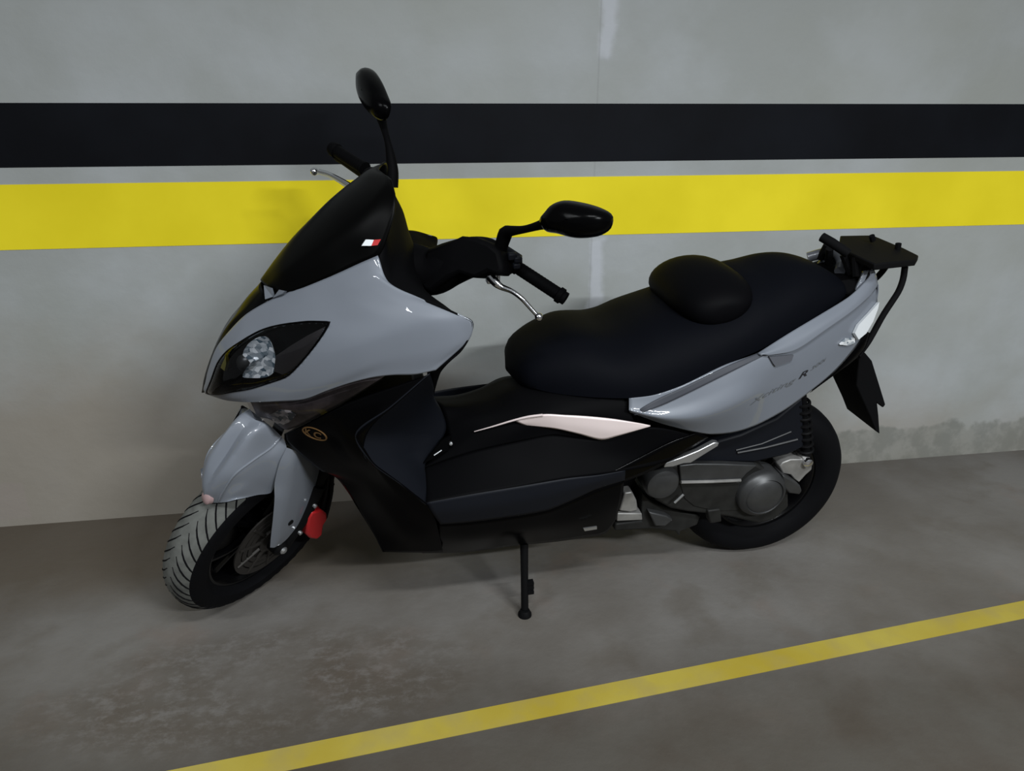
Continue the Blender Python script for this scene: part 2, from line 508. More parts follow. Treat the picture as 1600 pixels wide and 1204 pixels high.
# ------------------------------------------------------------------ the scooter
root = bpy.data.objects.new('motor_scooter', None)
root.empty_display_size = 0.2
col.objects.link(root)
rm = Matrix([[-0.998135, 0.060714, 0.006381], [-0.061049, -0.992667, -0.104333], [0.0, -0.104528, 0.994522]]).to_4x4()
rm.translation = Vector((1.029, 1.818, 0.0))
root.matrix_world = rm
root['label'] = 'light grey and black maxi scooter leaning on its side stand beside the striped wall'
root['category'] = 'scooter'

# steering: axis direction, lateral direction, forward direction, wheel centre
AX = Vector((-0.454, 0.0, 0.891)); NF = Vector((-0.658, 0.6743, -0.3353)); FF = Vector((0.6008, 0.7385, 0.3061)); WC = Vector((1.482, -0.05, 0.2425))
def FP(f, l, u):
    return WC+FF*f+NF*l+AX*u
def fmir(p):
    p = Vector(p); d = (p-WC).dot(NF); return tuple(p-NF*(2*d))

# ---- wheels
def tyre_profile(R, rim, hw, crown):
    pr = []
    n = 13
    for i in range(n):
        t = math.pi*i/(n-1)-math.pi/2
        pr.append((R-crown+crown*math.cos(t), hw*math.sin(t)))
    pr = [(rim, -hw*0.72), (rim+0.012, -hw*0.86), ((rim+R-crown)/2, -hw*0.985)]+pr+[((rim+R-crown)/2, hw*0.985), (rim+0.012, hw*0.86), (rim, hw*0.72)]
    return pr
def make_tyre(c, axis, R, rim, hw, crown, dusty):
    A = Vector(axis).normalized(); U = A.cross(Vector((0, 0, 1))).normalized(); W = A.cross(U); c = Vector(c)
    pr = tyre_profile(R, rim, hw, crown)
    n = 168
    b = MB()
    g = []
    for r, h in pr:
        ring = []
        for k in range(n):
            t = 2*math.pi*k/n
            ring.append(c+A*h+(U*math.cos(t)+W*math.sin(t))*r)
        g.append(ring)
    vv = b.grid(g, 0, close_u=True, close_v=True)
    if dusty:
        for f in b.bm.faces:
            p = f.calc_center_median()-c; h = p.dot(A); r = (p-A*h).length
            if r > R-crown*0.62: f.material_index = 1
        # slanting tread grooves: thin sunken black bars lying in the crown
        for k in range(46):
            for sgn in (-1, 1):
                t0 = 2*math.pi*(k+(0.5 if sgn > 0 else 0))/46
                pts = []
                for q in range(7):
                    f_ = q/6
                    ang = (0.10+f_*0.86)*math.pi/2*0.86
                    h = sgn*hw*math.sin(ang); r = R-crown+crown*math.cos(ang)
                    t = t0+0.30*f_**0.8
                    pts.append(c+A*h+(U*math.cos(t)+W*math.sin(t))*(r-0.0006))
                b.tube(pts, [0.0012, 0.0021, 0.0024, 0.0024, 0.0022, 0.0019, 0.001], n=6, mi=0)
    return b
ft = make_tyre(WC, NF, 0.262, 0.176, 0.058, 0.046, True).build('tyre', [M['tyre'], M['tread']], root, 'front tyre with dusty grey tread')
rt = make_tyre((0, 0, 0.266), (0, 1, 0), 0.266, 0.165, 0.074, 0.050, False).build('tyre', M['tyre'], root, 'black rear tyre')

def make_rim(c, axis, rim, hw, spokes, twist=0.25):
    A = Vector(axis).normalized(); U = A.cross(Vector((0, 0, 1))).normalized(); W = A.cross(U); c = Vector(c)
    b = MB()
    b.lathe(c, A, [(rim-0.020, -hw*.5), (rim-0.006, -hw*.78), (rim+0.004, -hw*.8), (rim+0.004, hw*.8), (rim-0.006, hw*.78), (rim-0.020, hw*.5), (rim-0.026, 0), (rim-0.020, -hw*.5)], 64)
    b.lathe(c, A, [(0.0, -hw*.75), (0.032, -hw*.75), (0.040, -hw*.4), (0.040, hw*.4), (0.030, hw*.8), (0.0, hw*.8)], 32)
    for k in range(spokes):
        for w_ in (-1, 1):
            t = 2*math.pi*k/spokes+0.3
            t2 = t+w_*twist
            p0 = c+(U*math.cos(t)+W*math.sin(t))*0.034+A*hw*0.15
            p1 = c+(U*math.cos((t+t2)/2)+W*math.sin((t+t2)/2))*0.10+A*hw*0.22
            p2 = c+(U*math.cos(t2)+W*math.sin(t2))*(rim-0.014)+A*hw*0.1
            b.tube([p0, p1, p2], [0.013, 0.010, 0.012], n=8, smooth_n=8)
    return b
make_rim(WC, NF, 0.176, 0.050, 5).build('wheel_rim', M['rim'], root, 'glossy black front wheel rim')
make_rim((0, 0, 0.266), (0, 1, 0), 0.165, 0.062, 5).build('wheel_rim', M['rim'], root, 'glossy black rear wheel rim')
# front brake disc with drilled holes suggested by slots
db = MB()
nd = 60
for (r0, r1) in ((0.062, 0.076), (0.080, 0.094), (0.098, 0.118)):
    db.lathe(WC, NF, [(r0, 0.060), (r1, 0.060), (r1, 0.0645), (r0, 0.0645), (r0, 0.060)], nd)
for k in range(10):
    t = 2*math.pi*k/10
    d_ = FF*math.cos(t)+AX*math.sin(t)
    db.tube([WC+NF*0.062+d_*0.036, WC+NF*0.062+d_*0.110], 0.006, n=6)
db.lathe(WC, NF, [(0.0, 0.045), (0.04, 0.045), (0.04, 0.068), (0.0, 0.068)], 24)
db.build('brake_disc', M['disc'], root, 'brownish steel brake disc')

# ---- fork, caliper, fender (all turned with the steering)
fk = MB()
for s in (1, -1):
    fk.tube([FP(-0.02, s*0.092, -0.01), FP(-0.045, s*0.092, 0.10), FP(-0.048, s*0.092, 0.20)], [0.020, 0.026, 0.024], n=14)
    fk.tube([FP(-0.048, s*0.092, 0.20), FP(-0.048, s*0.092, 0.46)], 0.016, n=14)
    fk.lathe(FP(0, s*0.075, 0), NF*s, [(0, 0), (0.024, 0), (0.024, 0.03), (0.015, 0.038), (0, 0.038)], 20)
fk.tube([FP(-0.048, -0.1, 0.44), FP(-0.048, 0.1, 0.44)], 0.024, n=12)
fk.tube([FP(-0.048, 0, 0.40), FP(-0.048, 0, 0.86)], 0.022, n=14)
fork = fk.build('front_fork', M['iron'], root)
ab = MB(); ab.lathe(FP(0, 0.100, 0), NF, [(0, 0), (0.011, 0), (0.011, 0.016), (0.007, 0.020), (0, 0.020)], 12)
ab.build('axle_bolt', M['alu'], root, 'bright axle bolt')
CAL = [(1.3444, -0.0077, 0.2845), (1.3322, -0.0093, 0.3052), (1.3204, -0.0255, 0.2958), (1.31, -0.0409, 0.2851), (1.3, -0.0663, 0.2537), (1.3015, -0.0799, 0.2234), (1.3136, -0.0759, 0.2077), (1.322, -0.0897, 0.1634), (1.3383, -0.0767, 0.1575), (1.3518, -0.0492, 0.1863), (1.3574, -0.0265, 0.2211), (1.3503, -0.0187, 0.2506)]
cb = MB(); cb.prism([tuple(Vector(p)-NF*0.028) for p in CAL], NF*0.044)
cal = cb.build('brake_caliper', M['red'], root, 'red brake caliper', bevel=0.006)
for p in [(1.3604, 0.0052, 0.2402), (1.3137, -0.0009, 0.3196)]:
    bb = MB(); bb.lathe(p, NF, [(0, -0.004), (0.006, -0.004), (0.006, 0.004), (0, 0.006)], 8)
    bb.build('caliper_bolt', M['alu'], cal, 'bright bolt')
hz = MB()
hz.tube([(1.3094, -0.0677, 0.2472), (1.2878, -0.0516, 0.3221), (1.2746, -0.0468, 0.3874), (1.274, -0.0533, 0.4652)], 0.006, n=8, smooth_n=14)
hz.tube([(1.3021, -0.1184, 0.1894), (1.279, -0.0973, 0.2772), (1.2686, -0.0865, 0.3492), (1.2696, -0.0813, 0.4472)], 0.007, n=8, smooth_n=14)
hz.build('brake_hose', M['iron'], root)

fr = [[(1.5502, 0.1213, 0.4533), (1.5438, 0.1327, 0.4886), (1.5219, 0.1311, 0.5284), (1.4788, 0.1162, 0.583), (1.4387, 0.1031, 0.6353), (1.4127, 0.086, 0.6522)],
      [(1.5376, 0.1273, 0.4541), (1.524, 0.1435, 0.4956), (1.4975, 0.1484, 0.5425), (1.4527, 0.1379, 0.5974), (1.4116, 0.1205, 0.6342), (1.3857, 0.0988, 0.6413)],
      [(1.5194, 0.1324, 0.4555), (1.4984, 0.145, 0.4952), (1.4651, 0.1505, 0.5418), (1.4203, 0.1287, 0.565), (1.3834, 0.105, 0.5779), (1.3586, 0.0922, 0.5977)],
      [(1.4984, 0.1416, 0.4613), (1.4664, 0.1441, 0.4904), (1.435, 0.1315, 0.5089), (1.401, 0.1143, 0.5261), (1.373, 0.1071, 0.5547), (1.3506, 0.1018, 0.5849)],
      [(1.4772, 0.1507, 0.4707), (1.4534, 0.1317, 0.4613), (1.4315, 0.1136, 0.4529), (1.4029, 0.0872, 0.438), (1.3816, 0.1022, 0.5009), (1.3486, 0.1078, 0.574)]]
tabr = [[(1.3483, 0.1086, 0.5763), (1.3685, 0.1132, 0.5399), (1.389, 0.1059, 0.4762), (1.3947, 0.1043, 0.4318), (1.406, 0.0952, 0.3735), (1.4252, 0.076, 0.2854), (1.4322, 0.0654, 0.2502)],
        [(1.3294, 0.106, 0.5636), (1.3448, 0.1078, 0.5189), (1.3602, 0.0983, 0.4578), (1.3731, 0.0908, 0.4054), (1.3903, 0.0812, 0.3465), (1.4101, 0.0644, 0.2737), (1.4225, 0.0582, 0.2427)],
        [(1.3057, 0.0513, 0.4999), (1.3168, 0.0479, 0.4564), (1.3317, 0.0454, 0.4071), (1.3507, 0.0429, 0.3529), (1.3732, 0.0397, 0.2994), (1.3965, 0.0451, 0.2645), (1.4155, 0.0486, 0.2401)],
        [(1.2895, -0.0233, 0.4174), (1.2968, -0.0264, 0.379), (1.312, -0.014, 0.3563), (1.3292, -0.0014, 0.3298), (1.362, 0.0067, 0.27), (1.3925, 0.0252, 0.2413), (1.4109, 0.037, 0.232)]]
fb = MB()
for sgn in (1, -1):
    f_ = fr if sgn > 0 else [[fmir(p) for p in r] for r in fr]
    t_ = tabr if sgn > 0 else [[fmir(p) for p in r] for r in tabr]
    fb.grid(loft_grid(f_, 40, 22)); fb.grid(loft_grid(t_, 36, 16))
    # raised lip that runs along the shoulder of the fender
    fb.tube(spline(f_[2], 30), [0.001]+[0.0028]*28+[0.001], n=8)
fender = fb.build('front_fender', M['paint'], root, 'light grey front fender', solid=0.0)
rb = MB(); rb.lathe((1.543, 0.1292, 0.4712), (0.75, 0.55, 0.25), [(0, -0.010), (0.017, -0.010), (0.017, 0.001), (0.012, 0.005), (0, 0.006)], 20)
rb.build('fender_reflector', M['amber'], fender, 'small salmon round patch on the fender tip')
bd = MB(); bd.lathe((1.3746, 0.048, 0.3103), NF, [(0, -0.004), (0.0085, -0.004), (0.0085, 0.002), (0.004, 0.0035), (0, 0.0035)], 12)
bd.build('fender_bolt', M['iron'], fender, 'dark round bolt')

# ---- front fairing
fa = [[(1.5288, 0.014, 0.7012), (1.5062, 0.025, 0.7585), (1.4791, 0.035, 0.813), (1.4467, 0.045, 0.8529), (1.4004, 0.058, 0.8983), (1.3461, 0.08, 0.935), (1.3058, 0.1, 0.9576), (1.2652, 0.125, 0.9772), (1.1913, 0.16, 1.0162), (1.1443, 0.178, 1.0417), (1.1074, 0.19, 1.0599)], [(1.5288, 0.016, 0.6988), (1.4995, 0.045, 0.7462), (1.4672, 0.062, 0.794), (1.4218, 0.08, 0.8444), (1.3696, 0.1, 0.8845), (1.3197, 0.125, 0.9152), (1.2662, 0.15, 0.9449), (1.2107, 0.175, 0.9723), (1.1568, 0.2, 1.0005), (1.1108, 0.215, 1.0237), (1.09, 0.222, 1.0142)], [(1.5275, 0.018, 0.6963), (1.4866, 0.065, 0.7387), (1.4374, 0.095, 0.7818), (1.3822, 0.125, 0.823), (1.3214, 0.155, 0.8625), (1.2565, 0.185, 0.9004), (1.1946, 0.21, 0.9325), (1.1349, 0.235, 0.961), (1.0833, 0.25, 0.9802), (1.0452, 0.258, 0.9892), (1.0266, 0.265, 0.9894)], [(1.5262, 0.02, 0.6939), (1.4771, 0.08, 0.7241), (1.4226, 0.115, 0.7552), (1.358, 0.15, 0.7864), (1.2913, 0.187, 0.8205), (1.2203, 0.225, 0.8612), (1.1527, 0.255, 0.8987), (1.0813, 0.278, 0.9318), (1.0179, 0.293, 0.9518), (0.9613, 0.303, 0.9564), (0.934, 0.31, 0.9548)], [(1.5253, 0.02, 0.6904), (1.4743, 0.072, 0.7047), (1.4197, 0.112, 0.721), (1.3489, 0.155, 0.7486), (1.2824, 0.195, 0.7776), (1.2184, 0.23, 0.8113), (1.1501, 0.262, 0.8496), (1.0782, 0.285, 0.8766), (1.0207, 0.3, 0.8892), (0.9722, 0.31, 0.9029), (0.9371, 0.312, 0.9183)], [(1.5233, 0.018, 0.6874), (1.4755, 0.06, 0.69), (1.4239, 0.1, 0.7017), (1.3525, 0.15, 0.7237), (1.2882, 0.185, 0.7414), (1.2368, 0.215, 0.7731), (1.1876, 0.24, 0.8001), (1.1404, 0.262, 0.8207), (1.0971, 0.277, 0.8305), (1.0505, 0.29, 0.8346), (1.0078, 0.302, 0.8472)]]
HL = [(1.5227, 0.024, 0.6939), (1.5105, 0.0378, 0.7203), (1.5002, 0.0465, 0.7404), (1.4781, 0.054, 0.7847), (1.4523, 0.0655, 0.8167), (1.4091, 0.0874, 0.8513), (1.3625, 0.1086, 0.8815), (1.318, 0.1357, 0.9017), (1.2629, 0.1694, 0.919), (1.2345, 0.187, 0.9243), (1.2159, 0.1984, 0.927), (1.212, 0.2014, 0.9265), (1.2136, 0.2022, 0.9234), (1.2242, 0.2046, 0.9064), (1.2451, 0.2032, 0.8782), (1.2695, 0.196, 0.8472), (1.2945, 0.1855, 0.817), (1.3179, 0.1735, 0.7931), (1.3603, 0.1494, 0.769), (1.4067, 0.1236, 0.7454), (1.454, 0.095, 0.7266), (1.4966, 0.0542, 0.704)]
def pip(x, z, poly):
    ins = False
    n = len(poly)
    for i in range(n):
        x1, z1 = poly[i][0], poly[i][2]; x2, z2 = poly[(i+1) % n][0], poly[(i+1) % n][2]
        if (z1 > z) != (z2 > z) and x < (x2-x1)*(z-z1)/(z2-z1)+x1: ins = not ins
    return ins
def shrink(poly, f):
    n = len(poly); c = [sum(p[k] for p in poly)/n for k in range(3)]
    return [tuple(c[k]+(p[k]-c[k])*f for k in range(3)) for p in poly]
fg = loft_grid(fa, 110, 60)
fverts = [p for r in fg for p in r]
ffaces = [(j*110+i, j*110+i+1, (j+1)*110+i+1, (j+1)*110+i) for j in range(59) for i in range(109)]
fair_bvh = BVHTree.FromPolygons(fverts, ffaces)
def on_fairing(x, z, off=0.0):
    h, n, i, d = fair_bvh.ray_cast(Vector((x, 0.9, z)), Vector((0, -1, 0)))
    if h is None:
        h, n, i, d = fair_bvh.find_nearest(Vector((x, 0.2, z)))
    if n.y < 0: n = -n
    return h+n*off, n
HLs = [p[:3] for p in spline(HL, 96, closed=True)]
hole = shrink(HLs, 0.955)
for side in (1, -1):
    b = MB()
    vv = [b.bm.verts.new(p if side > 0 else mir(p)) for p in fverts]
    for f in ffaces:
        cx = sum(fverts[i][0] for i in f)/4; cz = sum(fverts[i][2] for i in f)/4
        if pip(cx, cz, hole): continue
        try: b.bm.faces.new([vv[i] for i in f])
        except ValueError: pass
    b.build('front_fairing', M['paint'], root, 'light grey front fairing side', solid=0.003, out=(0, side, 0.1))
    # headlight: black bowl let into the fairing, reflector, bulb cap, clear lens
    n = len(HLs)
    cx = sum(p[0] for p in HLs)/n; cz = sum(p[2] for p in HLs)/n
    def ring(f, off, n_dir=None):
        out = []
        for p in HLs:
            x = cx+(p[0]-cx)*f; z = cz+(p[2]-cz)*f
            q, nn = on_fairing(x, z, off)
            out.append(tuple(q) if side > 0 else mir(q))
        return out
    hb = MB()
    hb.grid([ring(1.0, -0.001), ring(1.0, 0.0016), ring(0.975, 0.0024), ring(0.95, 0.0012), ring(0.93, -0.006), ring(0.88, -0.016), ring(0.6, -0.022), ring(0.25, -0.024), ring(0.04, -0.024)], close_u=True)
    head = hb.build('headlight', M['gloss'], root, 'dark almond headlight' if side > 0 else None, out=(0, side, 0))
    lb = MB()
    lb.grid([ring(0.965, 0.0012), ring(0.93, 0.0035), ring(0.8, 0.0055), ring(0.6, 0.0065), ring(0.4, 0.007), ring(0.2, 0.007), ring(0.02, 0.007)], close_u=True)
    lb.build('lens', M['lens'], head, 'clear lens', out=(0, side, 0))
    # reflector dish
    rc = (1.3769, 0.1206, 0.8244)
    RO = [(1.4172, 0.0893, 0.8188), (1.4063, 0.0886, 0.839), (1.3902, 0.0931, 0.8549), (1.3701, 0.1028, 0.8667), (1.354, 0.1161, 0.8684), (1.345, 0.1311, 0.8564), (1.3412, 0.1419, 0.8391), (1.3407, 0.148, 0.8195), (1.3475, 0.1476, 0.7987), (1.3622, 0.1407, 0.7842), (1.3845, 0.1283, 0.7764), (1.4064, 0.1148, 0.7725), (1.4227, 0.1031, 0.7709), (1.413, 0.1043, 0.7899), (1.4009, 0.1087, 0.8053), (1.4072, 0.1003, 0.8139)]
    ro = spline(RO, 48, closed=True)
    db2 = MB()
    rings = []
    for f, dep in ((1.0, 0.001), (0.92, -0.003), (0.75, -0.008), (0.5, -0.012), (0.25, -0.0135), (0.03, -0.014)):
        rr = []
        for p in ro:
            x = rc[0]+(p[0]-rc[0])*f; z = rc[2]+(p[2]-rc[2])*f
            q, nn = on_fairing(x, z, -0.005+dep+random.uniform(-.0006, .0006))
            rr.append(tuple(q) if side > 0 else mir(q))
        rings.append(rr)
    db2.grid(rings, close_u=True)
    db2.build('reflector', M['reflector'], head, 'bright faceted reflector', out=(0, side, 0), sharp=8)
    BZ = [(1.3373, 0.1488, 0.8343), (1.3024, 0.1638, 0.8622), (1.2617, 0.1804, 0.8915), (1.217, 0.1973, 0.9184), (1.2275, 0.199, 0.9026), (1.2485, 0.1972, 0.8747), (1.2761, 0.1883, 0.8406), (1.3011, 0.1773, 0.8119), (1.3267, 0.1633, 0.795), (1.3457, 0.151, 0.7996)]
    bz = MB(); bz.prism([p if side > 0 else mir(p) for p in BZ], (0, side*0.001, 0)); bz.build('bezel', M['bezel'], head, 'brownish grey inner bezel')
    bc = (1.4158, 0.0919, 0.796)
    yb = [(1.4609, 0.0574, 0.7856), (1.4671, 0.0566, 0.7729), (1.4581, 0.0673, 0.7695), (1.4516, 0.0665, 0.7861), (1.4513, 0.0597, 0.8012)]
    bp_ = Vector(bc if side > 0 else mir(bc))
    nb = on_fairing(bc[0], bc[2])[1]
    if side < 0: nb = Vector(mir(nb))
    cb_ = MB(); cb_.lathe(bp_, nb, [(0.017, -0.012), (0.020, -0.004), (0.019, 0.003), (0.013, 0.008), (0.0, 0.010)], 24)
    cb_.build('bulb_cap', M['bulb'], head)
    yy = MB(); yy.prism([p if side > 0 else mir(p) for p in yb], nb*0.008)
    yy.build('lamp_holder', M['yellow_bulb'], head, 'yellowish lamp holder')

# black centre strip of the nose
ns = [[(1.3463, 0.08, 0.9335), (1.4006, 0.058, 0.8968), (1.447, 0.045, 0.8514), (1.4794, 0.035, 0.8114), (1.5064, 0.025, 0.7569), (1.523, 0.018, 0.7147), (1.5293, 0.013, 0.6905)],
      [(1.358, 0.05, 0.947), (1.4032, 0.035, 0.9064), (1.4493, 0.027, 0.8613), (1.4846, 0.02, 0.8099), (1.5088, 0.014, 0.7617), (1.5269, 0.01, 0.716), (1.5336, 0.007, 0.6877)],
      [(1.3679, 0.0, 0.9497), (1.4014, 0.0, 0.9178), (1.4402, 0.0, 0.8718), (1.4775, 0.0, 0.8201), (1.5054, 0.0, 0.7698), (1.5257, 0.0, 0.7245), (1.5382, 0.0, 0.6845)]]
b = MB(); b.grid(loft_grid(ns+[mrow(ns[1]), mrow(ns[0])], 40, 24)); b.build('nose_panel', M['gloss'], root, 'glossy black strip down the nose', solid=0.003, out=(1, 0, 0.3))
for o_ in ([(1.3496, 0.05, 0.9599), (1.3484, 0.07, 0.9344), (1.3304, 0.08, 0.943), (1.3344, 0.07, 0.9602)], [(1.3308, 0.08, 0.94), (1.3134, 0.095, 0.9635), (1.3013, 0.1, 0.9617), (1.3073, 0.1, 0.9562)]):  # grey reflections on the screen mount, built as small painted chips
    tb = MB(); tb.prism(o_, (0.004, 0.008, 0.004)); tb.build('screen_glint', M['paint'], root, 'small light grey reflection under the screen, built as a chip')
    tb = MB(); tb.prism(mrow(o_), (0.004, -0.008, 0.004)); tb.build('screen_glint', M['paint'], root)

# windscreen
ws = [[(1.3385, 0.06, 0.9554), (1.2998, 0.103, 0.9613), (1.2539, 0.13, 0.9827), (1.1913, 0.16, 1.0162), (1.1443, 0.175, 1.0408), (1.106, 0.188, 1.0606), (1.084, 0.18, 1.1012), (1.0679, 0.165, 1.1449), (1.0652, 0.145, 1.1724), (1.0706, 0.105, 1.1939)],
      [(1.3523, 0.04, 0.9566), (1.3073, 0.08, 0.9998), (1.2541, 0.105, 1.0391), (1.1946, 0.125, 1.0835), (1.1505, 0.135, 1.1179), (1.1163, 0.135, 1.147), (1.0952, 0.125, 1.1688), (1.0818, 0.108, 1.1844), (1.0775, 0.085, 1.1927), (1.0789, 0.065, 1.1968)],
      [(1.3667, 0.0, 0.9587), (1.3292, 0.0, 1.0032), (1.2896, 0.0, 1.047), (1.2483, 0.0, 1.0857), (1.2092, 0.0, 1.1212), (1.1738, 0.0, 1.1495), (1.1448, 0.0, 1.1695), (1.1188, 0.0, 1.1881), (1.1047, 0.0, 1.1946), (1.0881, 0.0, 1.1957)]]
b = MB(); b.grid(loft_grid(ws+[mrow(ws[1]), mrow(ws[0])], 56, 48)); scr = b.build('windscreen', M['screen'], root, 'dark smoked windscreen', solid=0.004, out=(1, 0, 0.6))
# windscreen screws standing proud on the far side, and two on the near side
for p in ((1.2436, -0.05, 1.07), (1.2892, -0.05, 1.0286)):
    sb = MB(); sb.lathe(p, (0.55, -0.2, 0.8), [(0, -0.02), (0.011, -0.02), (0.011, 0.0), (0.007, 0.004), (0, 0.004)], 14)
    sb.build('screen_screw', M['iron'], scr)

# sticker on the screen
S1 = [(1.1376, 0.172, 1.0772), (1.1291, 0.171, 1.0885), (1.1126, 0.172, 1.0881), (1.1185, 0.174, 1.077)]
S2 = [(1.1185, 0.174, 1.077), (1.1126, 0.172, 1.0881), (1.0985, 0.175, 1.0898), (1.1057, 0.177, 1.0787)]
st = MB(); st.prism(S1, (0.0, 0.004, 0.0)); st.bm.faces.ensure_lookup_table()
st.prism(S2, (0.0, 0.004, 0.0), 1)
st.build('sticker', [M['white'], M['sticker_red']], scr, 'small white and red sticker')

# ---- dashboard and inner wall of the leg shield
dl_ = [(1.1049, 0.186, 1.0573), (1.1, 0.203, 1.0246), (1.0912, 0.218, 1.0116), (1.0713, 0.238, 0.9998), (1.0374, 0.258, 0.9915), (0.9955, 0.283, 0.9821), (0.9531, 0.3, 0.9643), (0.9313, 0.309, 0.9528), (0.9343, 0.311, 0.9261), (0.9557, 0.312, 0.8899), (0.983, 0.308, 0.8656), (1.0155, 0.298, 0.8386)]
d2_ = [(1.0861, 0.165, 1.0959), (1.0839, 0.17, 1.0489), (1.0786, 0.185, 1.0177), (1.0574, 0.205, 0.9985), (1.0289, 0.22, 0.987), (0.9925, 0.245, 0.9761), (0.9629, 0.258, 0.9541), (0.9463, 0.26, 0.9298), (0.9521, 0.26, 0.8941), (0.9676, 0.25, 0.8523), (0.9861, 0.225, 0.8084), (1.0043, 0.2, 0.7611)]
d3_ = [(1.0684, 0.08, 1.1385), (1.0568, 0.08, 1.1012), (1.0475, 0.08, 1.0688), (1.0385, 0.085, 1.0313), (1.0306, 0.09, 0.9961), (1.0166, 0.11, 0.9681), (0.9982, 0.13, 0.9459), (0.9804, 0.14, 0.9141), (0.9733, 0.14, 0.8518), (0.9764, 0.13, 0.7915), (0.983, 0.11, 0.7358), (0.9914, 0.09, 0.6832)]
d4_ = [(1.0553, 0.0, 1.137), (1.04, 0.0, 1.1024), (1.0304, 0.0, 1.0613), (1.0215, 0.0, 1.0312), (1.0126, 0.0, 0.9975), (1.0051, 0.0, 0.9584), (1.0006, 0.0, 0.9153), (0.9933, 0.0, 0.8611), (0.9845, 0.0, 0.7931), (0.9831, 0.0, 0.7319), (0.9864, 0.0, 0.6745), (0.9914, 0.0, 0.6194)]
b = MB(); b.grid(loft_grid([dl_, d2_, d3_, d4_, mrow(d3_), mrow(d2_), mrow(dl_)], 60, 60)); b.build('dash_panel', M['matte'], root, 'black dashboard and inner leg shield', solid=0.004, out=(-1, 0, 0.3))

# ---- turn signals below the nose
tsr = [[(1.4213, 0.1, 0.6998), (1.3531, 0.148, 0.7202), (1.2887, 0.183, 0.738), (1.2372, 0.213, 0.7697), (1.1879, 0.238, 0.7968), (1.1458, 0.258, 0.8162), (1.1156, 0.27, 0.8226)],
       [(1.4163, 0.098, 0.6781), (1.3641, 0.14, 0.693), (1.3041, 0.18, 0.7112), (1.2452, 0.21, 0.7429), (1.1921, 0.236, 0.7785), (1.1506, 0.256, 0.8035), (1.1157, 0.27, 0.8211)],
       [(1.4126, 0.09, 0.6493), (1.3782, 0.118, 0.6533), (1.3447, 0.14, 0.6354), (1.2714, 0.19, 0.6924), (1.2115, 0.225, 0.74), (1.1599, 0.25, 0.783), (1.1158, 0.27, 0.8197)]]
for side in (1, -1):
    rr = tsr if side > 0 else [mrow(r) for r in tsr]
    inner = [[(p[0]-0.004, p[1]-side*0.012, p[2]) for p in r] for r in rr]
    hb = MB(); hb.grid(loft_grid(inner, 40, 14)); t = hb.build('turn_signal', M['signal_shell'], root, 'long pointed turn signal' if side > 0 else None, solid=0.003, out=(0, side, 0))
    b = MB(); b.grid(loft_grid(rr, 40, 14)); b.build('lens', M['smoke_lens'], t, 'smoky clear lens', out=(0, side, 0))
    RS = [(1.3696, 0.118, 0.6763), (1.3432, 0.135, 0.6966), (1.3194, 0.152, 0.7004), (1.3106, 0.158, 0.6897), (1.3245, 0.148, 0.6703), (1.35, 0.125, 0.6477), (1.3666, 0.115, 0.6573)]
    rs = MB(); rs.prism([p if side > 0 else mir(p) for p in RS], (0.002, side*0.004, 0)); rs.build('reflector', M['reflector'], t, 'bright faceted reflector')
# underside of the nose
un = [[(p[0], p[1]*k, p[2]-0.010*(1-abs(k))) for p in fa[-1][:6]] for k in (0.97, 0.5, 0, -0.5, -0.97)]
b = MB(); b.grid(loft_grid(un, 30, 20)); b.build('nose_underside', M['matte'], root, solid=0.003, out=(0, 0, -1))

# ---- leg shield: outer band (glossy), inner foot wall, tunnel, floor, skirts
lsL = [(1.3473, 0.125, 0.6233), (1.3484, 0.115, 0.5963), (1.318, 0.115, 0.5553), (1.2736, 0.12, 0.5074), (1.2433, 0.125, 0.4902), (1.2176, 0.135, 0.4501), (1.1993, 0.145, 0.4103), (1.1819, 0.155, 0.3739), (1.1615, 0.165, 0.3305), (1.1523, 0.17, 0.3044), (1.1443, 0.17, 0.2783)]
lsM = [(1.2876, 0.175, 0.6755), (1.2755, 0.178, 0.6576), (1.251, 0.182, 0.6183), (1.2191, 0.188, 0.5749), (1.1924, 0.195, 0.5461), (1.17, 0.205, 0.514), (1.149, 0.212, 0.4776), (1.1262, 0.217, 0.4368), (1.1027, 0.216, 0.3903), (1.0856, 0.208, 0.3458), (1.0693, 0.185, 0.2771)]
lsM2 = [(1.1974, 0.228, 0.7467), (1.2101, 0.23, 0.7091), (1.2047, 0.232, 0.6608), (1.1804, 0.238, 0.6165), (1.1551, 0.243, 0.5773), (1.1289, 0.247, 0.5417), (1.1019, 0.248, 0.503), (1.0742, 0.247, 0.4617), (1.0525, 0.24, 0.4212), (1.0331, 0.228, 0.3681), (1.0131, 0.195, 0.2767)]
lsR = [(1.0193, 0.296, 0.8364), (1.1043, 0.286, 0.7587), (1.1808, 0.268, 0.6897), (1.1662, 0.268, 0.649), (1.1494, 0.266, 0.6107), (1.1218, 0.266, 0.5801), (1.0934, 0.266, 0.5504), (1.0658, 0.266, 0.5184), (1.0361, 0.265, 0.4829), (1.0156, 0.255, 0.4276), (0.9939, 0.2, 0.28)]
for side in (1, -1):
    panel('leg_shield', [lsL, lsM, lsM2, lsR], M['gloss'], root, 60, 30, side=side, label='glossy black leg shield side')
ciL = [(1.0193, 0.296, 0.8364), (1.1043, 0.286, 0.7587), (1.1808, 0.268, 0.6897), (1.1494, 0.266, 0.6107), (1.0934, 0.266, 0.5504), (1.0361, 0.265, 0.4829)]
ciM = [(1.0093, 0.24, 0.7896), (1.0728, 0.235, 0.7229), (1.1322, 0.225, 0.6556), (1.1072, 0.222, 0.5928), (1.0654, 0.22, 0.5422), (1.0288, 0.225, 0.4899)]
